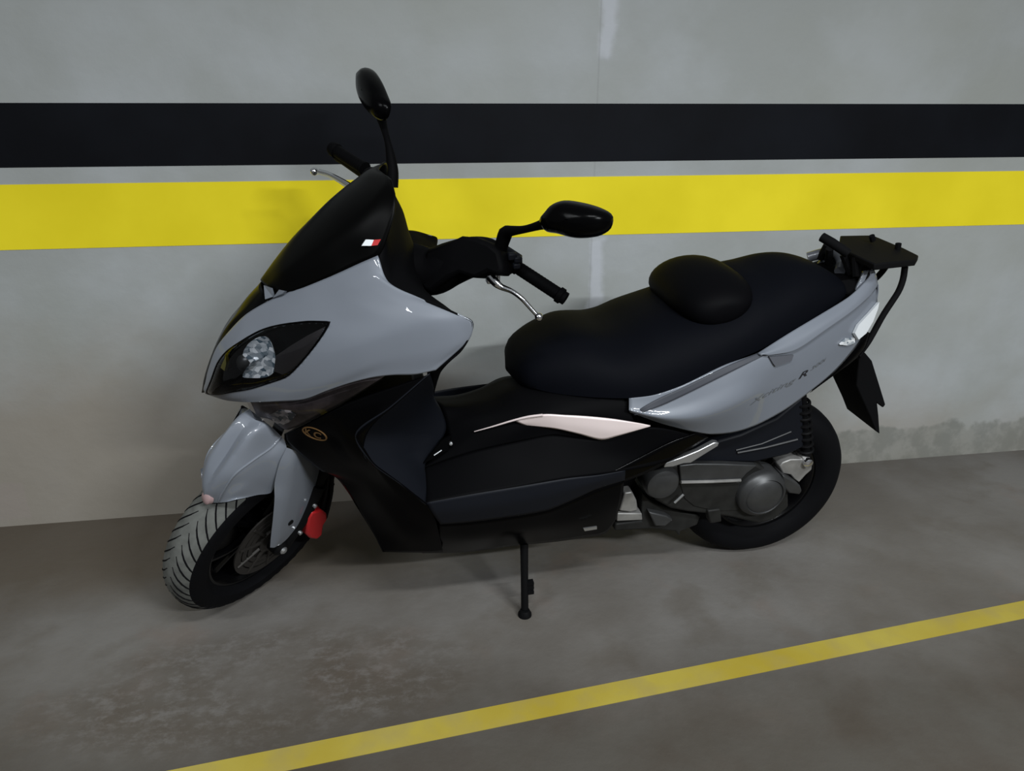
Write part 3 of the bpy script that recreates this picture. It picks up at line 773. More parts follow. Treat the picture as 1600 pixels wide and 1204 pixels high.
ciN = [(1.0002, 0.17, 0.7373), (1.0252, 0.165, 0.6797), (1.0545, 0.16, 0.6101), (1.055, 0.162, 0.5665), (1.0412, 0.165, 0.5357), (1.0239, 0.18, 0.4952)]
ciR = [(0.9938, 0.08, 0.6693), (0.9735, 0.1, 0.6299), (0.9684, 0.115, 0.5906), (0.9932, 0.13, 0.5543), (1.0189, 0.14, 0.5244), (1.033, 0.15, 0.5081)]
for side in (1, -1):
    rws = [ciL, ciM, ciN, ciR] if side > 0 else [mrow(farrow(r)) for r in (ciL, ciM, ciN, ciR)]
    panel('foot_wall', rws, M['rubber_pad'], root, 48, 36, side=side, label='blue-black inner foot wall', out=(-1, side*0.4, 0))
tn0 = [(0.9931, 0.0, 0.6177), (0.9231, 0.0, 0.6189), (0.8692, 0.0, 0.633), (0.7931, 0.0, 0.6622), (0.7106, 0.0, 0.6648), (0.6049, 0.0, 0.6562), (0.4378, 0.0, 0.6132)]
tn1 = [(0.9742, 0.08, 0.6352), (0.9189, 0.085, 0.6364), (0.8552, 0.09, 0.6513), (0.793, 0.1, 0.6816), (0.7139, 0.14, 0.69), (0.6267, 0.175, 0.6865), (0.5303, 0.2, 0.6788)]
tn2 = [(0.9667, 0.115, 0.596), (0.91, 0.13, 0.6226), (0.8416, 0.145, 0.6459), (0.775, 0.165, 0.6648), (0.7089, 0.185, 0.6695), (0.6251, 0.2, 0.6664), (0.5323, 0.212, 0.6554)]
tn3 = [(0.9661, 0.13, 0.5644), (0.901, 0.152, 0.6019), (0.853, 0.165, 0.6208), (0.8071, 0.178, 0.6362), (0.7428, 0.196, 0.656), (0.6326, 0.208, 0.6468), (0.5224, 0.22, 0.6267)]
tn4 = [(1.033, 0.15, 0.5081), (0.9706, 0.16, 0.5336), (0.9151, 0.17, 0.5541), (0.8478, 0.182, 0.5726), (0.782, 0.192, 0.588), (0.7221, 0.2, 0.5992), (0.6363, 0.205, 0.5785)]
for side in (1, -1):
    rws = [tn0, tn1, tn2, tn3, tn4] if side > 0 else [mrow(farrow(r)) for r in (tn0, tn1, tn2, tn3, tn4)]
    panel('centre_tunnel', rws, M['matte'], root, 48, 32, side=side, label='black centre tunnel side', out=(0, side, 0.4))
fl0 = [(1.033, 0.15, 0.5081), (0.9151, 0.17, 0.5541), (0.782, 0.192, 0.588), (0.7221, 0.2, 0.5992), (0.5955, 0.215, 0.5821), (0.4811, 0.225, 0.6109), (0.3397, 0.2, 0.5591)]
fl1 = [(1.0326, 0.205, 0.4968), (0.9231, 0.22, 0.5251), (0.7936, 0.228, 0.5426), (0.7151, 0.23, 0.5551), (0.5832, 0.228, 0.5425), (0.4461, 0.22, 0.5485), (0.319, 0.2, 0.5512)]
fl2 = [(1.0357, 0.262, 0.4861), (0.9309, 0.268, 0.5006), (0.8095, 0.268, 0.509), (0.696, 0.262, 0.513), (0.5794, 0.25, 0.5076), (0.4226, 0.22, 0.4999), (0.3058, 0.2, 0.5459)]
for side in (1, -1):
    rws = [fl0, fl1, fl2] if side > 0 else [mrow(farrow(fl0)), [(p[0], p[1], p[2]-0.15) for p in fl1], [(p[0], p[1], p[2]-0.05) for p in fl2]]
    panel('footboard', rws, M['matte'], root, 56, 18, side=side, label='matte black footboard', out=(0, side, 0.6))
sk0 = [(1.0357, 0.262, 0.4861), (0.9309, 0.268, 0.5006), (0.8095, 0.268, 0.509), (0.696, 0.262, 0.513), (0.614, 0.255, 0.5076), (0.5407, 0.245, 0.5053)]
sk1 = [(1.0217, 0.262, 0.4527), (0.9375, 0.27, 0.4584), (0.8197, 0.27, 0.4651), (0.6881, 0.264, 0.4796), (0.6129, 0.256, 0.4892), (0.5383, 0.243, 0.4883)]
sk2 = [(1.0032, 0.25, 0.4085), (0.9388, 0.256, 0.4098), (0.8286, 0.258, 0.4132), (0.7378, 0.256, 0.4187), (0.67, 0.25, 0.4383), (0.6121, 0.246, 0.4591), (0.5364, 0.238, 0.4712)]
for side in (1, -1):
    panel('footboard_edge', [sk0, sk1, sk2], M['rubber_pad'], root, 50, 12, side=side, label='dark scuffed footboard edge')
be0 = [(1.0045, 0.247, 0.4063), (0.9384, 0.253, 0.4074), (0.8279, 0.255, 0.4108), (0.737, 0.253, 0.4163), (0.6689, 0.247, 0.436), (0.611, 0.243, 0.4568), (0.5355, 0.236, 0.4697)]
be1 = [(1.0137, 0.215, 0.3367), (0.9342, 0.222, 0.3304), (0.8196, 0.224, 0.3354), (0.7151, 0.222, 0.3392), (0.6408, 0.218, 0.3461), (0.5797, 0.214, 0.3593), (0.5282, 0.214, 0.3894)]
be2 = [(1.0434, 0.16, 0.2498), (0.9253, 0.16, 0.2356), (0.8056, 0.16, 0.2367), (0.6809, 0.16, 0.2331), (0.6065, 0.16, 0.2353), (0.5424, 0.16, 0.2391), (0.5236, 0.18, 0.3003)]
for side in (1, -1):
    panel('belly_panel', [be0, be1, be2], M['gloss'], root, 50, 14, side=side, label='glossy black belly panel')
hl = MB(); hl.prism([(0.63, 0.222, 0.3227), (0.6251, 0.22, 0.3121), (0.5916, 0.219, 0.3127), (0.593, 0.221, 0.3229)], (0, 0.004, 0))
hl.build('drain_clip', M['alu'], root, 'small bright clip')
# glossy black rear of the lower body, below the trim plate
rb0 = [(0.5786, 0.248, 0.5061), (0.5011, 0.235, 0.532), (0.4159, 0.225, 0.5634), (0.3441, 0.215, 0.5761)]
rb1 = [(0.5352, 0.236, 0.4657), (0.464, 0.222, 0.4768), (0.4033, 0.215, 0.5022), (0.3039, 0.205, 0.5526)]
panel('lower_rear_panel', [rb0, rb1], M['gloss'], root, 24, 6, side=1); panel('lower_rear_panel', [rb0, rb1], M['gloss'], root, 24, 6, side=-1)
# bright trim plate with its thin leading strip
tp0 = [(0.8094, 0.188, 0.6404), (0.7487, 0.206, 0.6622), (0.6926, 0.214, 0.6595), (0.6373, 0.221, 0.6546), (0.5762, 0.228, 0.6455), (0.4841, 0.233, 0.6231)]
tp1 = [(0.8003, 0.19, 0.6354), (0.7266, 0.209, 0.6425), (0.676, 0.217, 0.6332), (0.6295, 0.224, 0.6237), (0.5822, 0.23, 0.6152), (0.4844, 0.234, 0.6219)]
tp2 = [(0.7876, 0.19, 0.6288), (0.7129, 0.209, 0.6216), (0.6582, 0.217, 0.6063), (0.6023, 0.224, 0.5883), (0.5644, 0.23, 0.5989), (0.4841, 0.234, 0.6201)]
for side in (1, -1):
    rws = [tp0, tp1, tp2] if side > 0 else [mrow(farrow(r)) for r in (tp0, tp1, tp2)]
    panel('trim_plate', rws, M['plate'], root, 40, 10, side=side, solid=0.004, label='bright pinkish silver trim plate')
    sp_ = [(0.9054, 0.16, 0.6053), (0.8622, 0.172, 0.6223), (0.8184, 0.186, 0.6419), (0.7824, 0.198, 0.6558), (0.749, 0.207, 0.6628)]
    b = MB(); b.tube(sp_ if side > 0 else farrow(sp_), [0.001, 0.0018, 0.0024, 0.003, 0.003], n=8, smooth_n=20); b.build('trim_strip', M['plate'], root, 'thin silver trim strip')
# small latch at the front of the tunnel
lt = MB(); lt.prism([(1.0312, 0.155, 0.528), (0.9827, 0.14, 0.5796), (0.9606, 0.14, 0.5919), (0.9688, 0.15, 0.5586), (1.0079, 0.16, 0.5434)], (0, 0.006, 0)); lt.build('tunnel_latch', M['gloss'], root)
lt = MB(); lt.tube([(1.0052, 0.166, 0.5525), (0.9856, 0.16, 0.5612)], 0.0018, n=6); lt.lathe((0.9622, 0.15, 0.5726), (0, 1, 0.3), [(0, 0), (0.005, 0), (0.004, 0.008), (0, 0.009)], 10); lt.build('latch_catch', M['alu'], root, 'bright latch catch')

# hidden frame and engine bay filling between the panels
core = MB(); co = [(1.2835, 0.1, 0.607), (1.1139, 0.1, 0.6697), (1.0376, 0.1, 0.6715), (1.0011, 0.1, 0.5498), (0.7976, 0.1, 0.5279), (0.6282, 0.1, 0.5585), (0.4822, 0.1, 0.5923), (0.2708, 0.1, 0.5723), (0.0338, 0.1, 0.7062), (-0.084, 0.1, 0.8268), (-0.0992, 0.1, 0.7988), (0.0303, 0.1, 0.6486), (0.2024, 0.1, 0.5012), (0.4337, 0.1, 0.3956), (0.5021, 0.1, 0.2287), (1.0713, 0.1, 0.2605), (1.191, 0.1, 0.4474)]
core.prism(co, (0, -0.2, 0)); core.build('frame_core', M['matte'], root)
ff_ = [lsL, [(p[0]-0.05, p[1]*0.5, p[2]) for p in lsL], [(p[0]-0.07, 0, p[2]) for p in lsL]]
b = MB(); b.grid(loft_grid(ff_+[mrow(ff_[1]), mrow(ff_[0])], 40, 30)); b.build('inner_fender', M['matte'], root, solid=0.003, out=(1, 0, -0.3))
ub = [be2, [(p[0], 0, p[2]-0.01) for p in be2], mrow(be2)]
b = MB(); b.grid(loft_grid(ub, 40, 12)); b.build('belly_floor', M['matte'], root, solid=0.003, out=(0, 0, -1))
fb2 = [[lsL[-1], lsM[-1], lsM2[-1], lsR[-1]], [mir(lsL[-1]), mir(lsM[-1]), mir(lsM2[-1]), mir(lsR[-1])]]
b = MB(); b.grid(loft_grid(fb2, 10, 6)); b.build('belly_floor', M['matte'], root, solid=0.003, out=(0, 0, -1))

# emblem on the leg shield: gold oval with two letters
EM = [(1.2737, 0.196, 0.648), (1.3003, 0.196, 0.6525), (1.2455, 0.196, 0.6433), (1.2725, 0.196, 0.6662), (1.2748, 0.196, 0.6312)]
em = MB()
ec = Vector(EM[0])+Vector((0, 0.006, 0)); ea = (Vector(EM[2])-Vector(EM[1]))/2; eb = (Vector(EM[3])-Vector(EM[4]))/2
en = ea.cross(eb).normalized()
if en.y < 0: en = -en
EMBLEM = (ec, ea, eb, en)

# ---- seat
TOP = [(0.7965, 0.6974), (0.7885, 0.7298), (0.7649, 0.7546), (0.7293, 0.7804), (0.6881, 0.7989), (0.6455, 0.8106), (0.6001, 0.8088), (0.5557, 0.8034), (0.5118, 0.8098), (0.462, 0.8322), (0.4081, 0.849), (0.3556, 0.8641), (0.2674, 0.8882), (0.1994, 0.9241), (0.1456, 0.9358), (0.0794, 0.9524), (0.0285, 0.9539), (-0.0244, 0.9411), (-0.0797, 0.9135), (-0.1266, 0.8816), (-0.1672, 0.8532), (-0.1761, 0.8394)]
BOT = [(0.803, 0.03, 0.687), (0.8021, 0.08, 0.699), (0.7725, 0.115, 0.6964), (0.7165, 0.15, 0.6902), (0.6301, 0.185, 0.6886), (0.5359, 0.208, 0.6888), (0.4745, 0.213, 0.6929), (0.4038, 0.212, 0.7125), (0.2962, 0.204, 0.757), (0.2043, 0.19, 0.7816), (0.0973, 0.165, 0.8169), (0.0055, 0.135, 0.8441), (-0.0724, 0.1, 0.8701), (-0.1106, 0.07, 0.8695)]
def interp(tab, x, k):
    tab = sorted(tab, key=lambda p: p[0])
    if x <= tab[0][0]: return tab[0][k]
    for a, b_ in zip(tab, tab[1:]):
        if x <= b_[0]:
            t = (x-a[0])/(b_[0]-a[0]+1e-12); return a[k]+(b_[k]-a[k])*t
    return tab[-1][k]
xf = min(TOP[0][0], BOT[0][0]); xr = max(TOP[-1][0], BOT[-1][0])
TOPs = spline(TOP, 90); BOTs = spline(BOT, 90)
g = []
ns_ = 70
for i in range(ns_):
    u = i/(ns_-1)
    x = xf+(xr-xf)*u
    zt = interp(TOPs, x, 1); wb = interp(BOTs, x, 1); zb = interp(BOTs, x, 2)
    e = 1.0
    if u < 0.04: e = math.sqrt(max(0.0, 1-((0.04-u)/0.04)**2))*0.9+0.1
    if u > 0.97: e = math.sqrt(max(0.0, 1-((u-0.97)/0.03)**2))*0.85+0.15
    sec = []
    waist = 1.0
    for k in range(33):
        t = math.pi*k/32
        c_, s_ = math.cos(t), math.sin(t)
        y = wb*e*math.copysign(abs(c_)**0.72, c_)
        z = zb+(zt-zb)*(abs(s_)**0.85)*(0.35+0.65*e)
        sec.append((x, y, z))
    sec = [(x, wb*e*0.9, zb-0.012)]+sec+[(x, -wb*e*0.9, zb-0.012)]
    g.append(sec)
b = MB(); vv = b.grid(g, 0, close_u=True); b.cap(list(reversed(vv[0]))); b.cap(vv[-1])
seat = b.build('seat', M['seat'], root, 'long black two-level seat')
# lumbar bolster between rider and passenger seats
bc0 = (0.289, 0.0, 0.8869); bl0 = (0.3348, 0.165, 0.9033)
g = []
nb_ = 30
for i in range(nb_+1):
    u = -1+2*i/nb_
    s = math.sin(u*math.pi/2)
    yy_ = 0.165*s
    f = 1-math.sqrt(max(0.0, 1-(abs(s)*0.98)**2))
    xc = bc0[0]; zc = bc0[2]-0.012*s*s
    sc = max(0.0, 1-abs(s)**3)**(1/3)*0.98+0.02
    ring_ = []
    for k in range(28):
        t = 2*math.pi*k/28
        px_ = 0.104*math.cos(t)*sc; pz_ = 0.060*math.sin(t)*sc
        a_ = math.radians(-12)
        ring_.append((xc+px_*math.cos(a_)-pz_*math.sin(a_), yy_, zc+px_*math.sin(a_)+pz_*math.cos(a_)))
    g.append(ring_)
b = MB(); vv = b.grid(g, 0, close_u=True); b.cap(list(reversed(vv[0]))); b.cap(vv[-1]); b.build('lumbar_bolster', M['seat_gloss'], seat, 'smooth rounded black lumbar bolster')

# ---- rear side cover
sc_ = [[(0.5377, 0.212, 0.6911), (0.4766, 0.217, 0.697), (0.4062, 0.216, 0.7164), (0.2986, 0.208, 0.7591), (0.2072, 0.196, 0.7793), (0.1111, 0.172, 0.8121), (0.0107, 0.143, 0.8441), (-0.0783, 0.115, 0.8717), (-0.1702, 0.08, 0.8965)], [(0.5383, 0.217, 0.6799), (0.48, 0.222, 0.6807), (0.4063, 0.221, 0.7016), (0.3004, 0.216, 0.7458), (0.2033, 0.206, 0.775), (0.107, 0.182, 0.8057), (0.0082, 0.152, 0.8319), (-0.0831, 0.122, 0.8566), (-0.1807, 0.083, 0.8793)], [(0.5392, 0.222, 0.6704), (0.465, 0.231, 0.663), (0.3841, 0.231, 0.6785), (0.2877, 0.228, 0.7159), (0.1907, 0.214, 0.7413), (0.0941, 0.19, 0.7665), (-0.0052, 0.16, 0.7939), (-0.0966, 0.128, 0.8192), (-0.1895, 0.085, 0.851)], [(0.5402, 0.226, 0.6656), (0.4508, 0.242, 0.6447), (0.3612, 0.247, 0.6442), (0.2688, 0.241, 0.6679), (0.1593, 0.208, 0.6912), (0.0631, 0.186, 0.7212), (-0.0298, 0.158, 0.7537), (-0.1137, 0.127, 0.7871), (-0.1915, 0.085, 0.831)], [(0.5354, 0.22, 0.6566), (0.4272, 0.218, 0.6069), (0.3085, 0.21, 0.5656), (0.2109, 0.202, 0.5622), (0.1099, 0.19, 0.5933), (0.0168, 0.172, 0.6418), (-0.0646, 0.148, 0.6892), (-0.1313, 0.122, 0.7508), (-0.1876, 0.085, 0.8111)]]
for side in (1, -1):
    panel('side_cover', sc_, M['paint'], root, 80, 40, side=side, label='light grey rear side cover')
cg = loft_grid(sc_, 80, 40)
cvs = [p for r in cg for p in r]; cfs = [(j*80+i, j*80+i+1, (j+1)*80+i+1, (j+1)*80+i) for j in range(39) for i in range(79)]
cover_bvh = BVHTree.FromPolygons(cvs, cfs)
ts0 = [(0.5262, 0.2225, 0.6498), (0.5094, 0.2278, 0.6706), (0.4642, 0.2234, 0.6915), (0.4065, 0.2208, 0.7131), (0.2995, 0.2134, 0.757), (0.2059, 0.2, 0.7818)]
ts1 = [(0.5215, 0.2266, 0.6515), (0.5007, 0.2332, 0.6632), (0.4551, 0.2302, 0.6753), (0.4035, 0.2272, 0.6952), (0.2992, 0.2223, 0.7398), (0.1996, 0.209, 0.776)]
for side in (1, -1):
    panel('cover_chamfer_shade', [ts0, ts1], M['chamfer_shade'], root, 40, 5, side=side, solid=0.001, label='chamfer shade painted as a darker grey strip along the top of the side cover')  # shading of the chamfer painted in as a darker grey strip
# grab rail cowl that overlaps the cover towards the tail
gr = [[(0.2125, 0.204, 0.7833), (0.1166, 0.178, 0.8202), (0.0257, 0.15, 0.8494), (-0.0718, 0.12, 0.8826), (-0.126, 0.098, 0.9118), (-0.1583, 0.08, 0.9371)],
      [(0.208, 0.214, 0.7841), (0.1104, 0.195, 0.8012), (0.0193, 0.168, 0.8338), (-0.0743, 0.136, 0.8658), (-0.135, 0.108, 0.894), (-0.1665, 0.086, 0.9196)],
      [(0.1899, 0.214, 0.7793), (0.1067, 0.202, 0.7816), (0.0122, 0.174, 0.8185), (-0.0775, 0.142, 0.8523), (-0.1405, 0.112, 0.8777), (-0.176, 0.088, 0.8954)]]
for side in (1, -1):
    panel('grab_rail_cowl', gr, M['paint'], root, 48, 12, side=side, solid=0.006, label='light grey grab rail cowl')
    ra = [[(-0.1566, 0.082, 0.9378), (-0.1289, 0.085, 0.9349), (-0.1155, 0.09, 0.9096), (-0.1078, 0.095, 0.8908)], [(-0.1637, 0.086, 0.9163), (-0.1442, 0.09, 0.9082), (-0.1269, 0.096, 0.8937), (-0.1124, 0.1, 0.8749)]]
    panel('grab_rail_post', ra, M['paint'], root, 16, 6, side=side, solid=0.010, label='light grey grab rail post')
dk = MB(); dk.prism([(0.1834, 0.2061, 0.7734), (0.1084, 0.1941, 0.7674), (0.1122, 0.197, 0.7531), (0.162, 0.209, 0.7468), (0.1711, 0.209, 0.7563)], (0, 0.005, 0)); dk.build('seat_lock_recess', M['paint_dark'], root, 'dark grey notch below the grab rail')
# rear indicator
ri = [(-0.1849, 0.0884, 0.8487), (-0.148, 0.1075, 0.8275), (-0.1071, 0.1279, 0.8058), (-0.0965, 0.1346, 0.7858), (-0.1193, 0.1275, 0.7629), (-0.1518, 0.1109, 0.7721), (-0.1738, 0.098, 0.7987), (-0.1855, 0.0894, 0.8309)]
b = MB(); b.prism(ri, (0.0, 0.010, 0.004)); ind = b.build('rear_indicator', M['white'], root, 'bright clear rear indicator')
b = MB(); b.prism([(-0.0506, 0.1517, 0.7654), (-0.0715, 0.1441, 0.777), (-0.1057, 0.1325, 0.7715), (-0.1102, 0.1315, 0.7579), (-0.0822, 0.1418, 0.757)], (0, 0.006, 0)); b.build('lens', M['reflector'], ind, 'small bluish highlight')  # bluish highlight built as a bright piece beside the indicator
# tail: closing panel, black lower tail, red tail lamp
t0 = [(-0.1598, 0.08, 0.9318), (-0.1816, 0.085, 0.8906), (-0.1882, 0.085, 0.842), (-0.1817, 0.088, 0.8035), (-0.1318, 0.122, 0.7489), (-0.0668, 0.146, 0.6862)]
tl = [t0, [(p[0]-0.035, 0, p[2]) for p in t0], mrow(t0)]
b = MB(); b.grid(loft_grid(tl, 30, 16)); b.build('tail_panel', M['paint'], root, solid=0.003, out=(-1, 0, 0))
tl2 = [[(p[0]-0.012, p[1]*0.75, p[2]) for p in t0[1:4]], [(p[0]-0.048, 0, p[2]) for p in t0[1:4]], [(p[0]-0.012, -p[1]*0.75, p[2]) for p in t0[1:4]]]
b = MB(); b.grid(loft_grid(tl2, 12, 14)); b.build('tail_light', M['taillight'], root, solid=0.004, out=(-1, 0, 0))
lt0 = [(0.0145, 0.172, 0.6397), (-0.0543, 0.15, 0.6797), (-0.1324, 0.122, 0.747), (-0.1619, 0.105, 0.7748)]
lt1 = [(-0.0013, 0.16, 0.6455), (-0.1139, 0.13, 0.688), (-0.1694, 0.11, 0.7221), (-0.1862, 0.095, 0.7634)]
for side in (1, -1):
    panel('lower_tail', [lt0, [tuple((a+c)/2+(0.004*side if k == 1 and side > 0 else (0.004 if k == 1 else 0)) for k, (a, c) in enumerate(zip(p, q))) for p, q in zip(spline(lt0, 8), spline(lt1, 8))], lt1], M['gloss'], root, 24, 8, side=side, label='glossy black lower tail edge')

# ---- luggage rack
rk_t = [(-0.1329, -0.0455, 0.9631), (-0.1008, 0.0408, 0.9669), (-0.1019, 0.144, 0.9668), (-0.2954, 0.0594, 0.9435), (-0.3496, 0.0053, 0.937), (-0.3618, -0.0653, 0.9356), (-0.3614, -0.1103, 0.9356), (-0.3634, -0.2067, 0.9354), (-0.2141, -0.154, 0.9533)]
b = MB(); b.prism([tuple(Vector(p)+Vector((0, 0, 0.008))) for p in rk_t], (-0.002, 0, -0.018)); rack = b.build('luggage_rack', M['rack'], root, 'flat black luggage rack', bevel=0.004)
b = MB(); b.tube([(-0.0268, 0.02, 1.0113), (-0.0419, 0.045, 1.0026), (-0.0767, 0.07, 0.98)], 0.012, n=10); b.build('rack_bar', M['rack'], rack)
for q in ([(-0.3155, -0.04, 0.9666), (-0.3183, -0.04, 0.9448)], [(-0.2651, -0.09, 0.9764), (-0.2736, -0.09, 0.9614)]):
    b = MB(); b.tube(q, 0.008, n=8); b.build('rack_peg', M['rack'], rack)
for s in (1, -1):
    b = MB()
    pts = [(-0.2939, 0.03, 0.9238), (-0.2904, 0.04, 0.8912), (-0.2781, 0.05, 0.8607), (-0.2284, 0.075, 0.8047), (-0.1874, 0.095, 0.7389), (-0.1529, 0.11, 0.7043)]
    b.tube([(p[0], s*p[1], p[2]) for p in pts], 0.0085, n=10, smooth_n=24)
    b.build('rack_strut', M['rack'], rack, 'bent black rack strut')
for q in ([(-0.0959, 0.03, 0.9639), (-0.1174, 0.05, 0.9171)], [(-0.1083, 0.06, 0.9656), (-0.1103, 0.08, 0.9203)], [(-0.1426, 0.07, 0.9449), (-0.1369, 0.085, 0.9068)]):
    for q_ in (q, mrow(q)):
        b = MB(); b.tube(q_, 0.010, n=8); b.build('rack_bracket', M['rack'], rack)
gh = [(-0.085, -0.1, 0.9181), (-0.1178, -0.085, 0.9322), (-0.1403, -0.06, 0.9424), (-0.136, -0.02, 0.9294), (-0.1044, 0.02, 0.915)]
b = MB(); b.tube(gh, [0.014, 0.015, 0.016, 0.016, 0.014], n=10, smooth_n=20); b.build('passenger_grab_handle', M['paint_dark'], root, 'dark grey passenger grab handle')
b = MB(); b.prism([(-0.0653, 0.06, 0.9019), (-0.1233, 0.07, 0.9129), (-0.1255, 0.085, 0.9004), (-0.0971, 0.1, 0.8757), (-0.0643, 0.09, 0.8844)], (0, -0.14, 0.0)); b.build('rack_mount', M['matte'], root)

# ---- rear mudguard
mg = [(-0.2095, 0.07, 0.5895), (-0.1949, 0.07, 0.6711), (-0.2093, 0.07, 0.6916), (-0.2397, 0.07, 0.6637), (-0.3275, 0.07, 0.5161), (-0.322, 0.07, 0.5059), (-0.2977, 0.07, 0.5232), (-0.3139, 0.07, 0.483), (-0.3386, 0.07, 0.4144), (-0.3194, 0.07, 0.4276), (-0.2913, 0.07, 0.4722)]
b = MB(); b.prism(mg, (0.0, -0.14, 0.0)); mud = b.build('rear_mudguard', M['rack'], root, 'long black rear mudguard flap', bevel=0.003)

# ---- engine, transmission and rear suspension on the left
cv = [(0.4128, 0.15, 0.4265), (0.3798, 0.15, 0.4411), (0.3464, 0.15, 0.4392), (0.2997, 0.15, 0.4379), (0.2152, 0.15, 0.4281), (0.11, 0.15, 0.4116), (0.0713, 0.15, 0.3857), (-0.0067, 0.15, 0.3213), (-0.0256, 0.15, 0.2463), (0.0131, 0.15, 0.2051), (0.0634, 0.15, 0.1981), (0.1618, 0.15, 0.2353), (0.235, 0.15, 0.2568), (0.2959, 0.15, 0.272), (0.3505, 0.15, 0.2906), (0.3963, 0.15, 0.323), (0.4238, 0.15, 0.3651), (0.4262, 0.15, 0.4012)]
b = MB(); b.prism([(p[0], 0.06, p[2]) for p in cv], (0, 0.09, 0)); eng = b.build('transmission_case', M['engine_dull'], root, 'dark metal transmission case', bevel=0.008)
up = [(0.3494, 0.156, 0.4415), (0.3032, 0.156, 0.4422), (0.2188, 0.156, 0.4314), (0.1158, 0.156, 0.4141), (0.1425, 0.156, 0.3918), (0.1575, 0.156, 0.3679), (0.3379, 0.156, 0.386)]
b = MB(); b.prism([(p[0], 0.14, p[2]) for p in up], (0, 0.020, 0)); b.build('case_cover', M['engine'], eng, 'dark grey ribbed cover', bevel=0.003)
b = MB(); b.tube([(0.3395, 0.163, 0.3889), (0.2516, 0.163, 0.3801), (0.1602, 0.163, 0.3731)], 0.0048, n=8); b.build('case_rib', M['bracket'], eng, 'bright edge rib')
lo = [(0.3366, 0.156, 0.3774), (0.1538, 0.156, 0.3589), (0.1511, 0.156, 0.3126), (0.1291, 0.156, 0.2581), (0.2097, 0.156, 0.2646), (0.2824, 0.156, 0.2924), (0.3157, 0.156, 0.3232)]
b = MB(); b.prism([(p[0], 0.14, p[2]) for p in lo], (0, 0.013, 0)); b.build('case_cover', M['engine_dull'], eng, bevel=0.003)
fcx = (0.3922, 0.165, 0.3885)
b = MB(); b.lathe((fcx[0], 0.10, fcx[2]), (0, 1, 0), [(0.0, 0), (0.050, 0), (0.050, 0.055), (0.044, 0.066), (0.030, 0.072), (0.012, 0.073), (0.0, 0.073)], 40); b.build('variator_cover', M['engine'], eng, 'round dark front cover')
ccx = (0.0835, 0.175, 0.3174)
b = MB()
b.lathe((ccx[0], 0.11, ccx[2]), (0, 1, 0), [(0.0, 0), (0.074, 0), (0.074, 0.050), (0.070, 0.060), (0.060, 0.067), (0.057, 0.070), (0.055, 0.066), (0.050, 0.071), (0.030, 0.076), (0.0, 0.077)], 56)
b.build('clutch_cover', M['engine'], eng, 'big round dark clutch cover')
b = MB(); ear = [(0.035, 0.165, 0.3785), (0.0029, 0.165, 0.3594), (-0.0287, 0.165, 0.3357), (-0.0393, 0.165, 0.3166), (-0.0341, 0.165, 0.3039), (0.0005, 0.165, 0.3128), (0.0216, 0.165, 0.3354)]
b.prism([(p[0], 0.12, p[2]) for p in ear], (0, 0.05, 0)); b.build('cover_lug', M['engine'], eng, bevel=0.004)
sv = [(0.033, 0.14, 0.3918), (0.0256, 0.14, 0.4038), (0.0035, 0.14, 0.412), (-0.0336, 0.14, 0.4078), (-0.0336, 0.14, 0.4164), (-0.057, 0.14, 0.4116), (-0.0702, 0.14, 0.3906), (-0.0735, 0.14, 0.3683), (-0.0589, 0.14, 0.3524), (-0.0421, 0.14, 0.3278), (-0.0247, 0.14, 0.3411), (-0.0085, 0.14, 0.3585), (0.0174, 0.14, 0.366)]
b = MB(); b.prism([(p[0], 0.10, p[2]) for p in sv], (0, 0.045, 0)); b.build('shock_mount', M['bracket'], root, 'bright cast shock mount', bevel=0.003)
b = MB(); b.lathe((-0.049, 0.148, 0.3983), (0, 1, 0), [(0, -0.01), (0.014, -0.01), (0.014, 0.008), (0.008, 0.012), (0, 0.012)], 16); b.build('shock_bolt', M['chrome'], root, 'bright bolt')
sh0 = (-0.0563, 0.13, 0.3988); sh1 = (0.0095, 0.13, 0.6193)
b = MB(); b.tube([sh0, sh1], 0.013, n=12)
shock = b.build('shock_absorber', M['iron'], root, 'black rear shock absorber')
b = MB()
hel = []
v0, v1 = Vector(sh0), Vector(sh1)
for k in range(0, 141):
    f = k/140; t = 2*math.pi*8*f
    hel.append(v0.lerp(v1, 0.12+0.8*f)+Vector((math.cos(t)*0.020, math.sin(t)*0.020, 0)))
b.tube(hel, 0.0045, n=6); b.build('spring', M['iron'], shock)
# air box with two light ridges
abx = [(0.3209, 0.15, 0.4424), (0.2367, 0.15, 0.4982), (0.1734, 0.15, 0.5117), (0.0773, 0.15, 0.5519), (0.0124, 0.15, 0.6107), (-0.0297, 0.15, 0.4486), (0.0172, 0.15, 0.4285), (0.1164, 0.15, 0.4145)]
b = MB(); b.prism([(p[0], -0.02, p[2]) for p in abx], (0, 0.165, 0)); airbox = b.build('air_box', M['rubber_pad'], root, 'black air box above the transmission', bevel=0.006)
b = MB(); b.tube([(0.1819, 0.147, 0.4639), (0.1077, 0.147, 0.4764), (0.0251, 0.147, 0.5066)], 0.0022, n=6); b.tube([(0.1778, 0.149, 0.4564), (0.0967, 0.149, 0.464), (0.0008, 0.149, 0.4806)], 0.003, n=6); b.build('air_box_ridge', M['engine'], airbox, 'two thin light ridges')
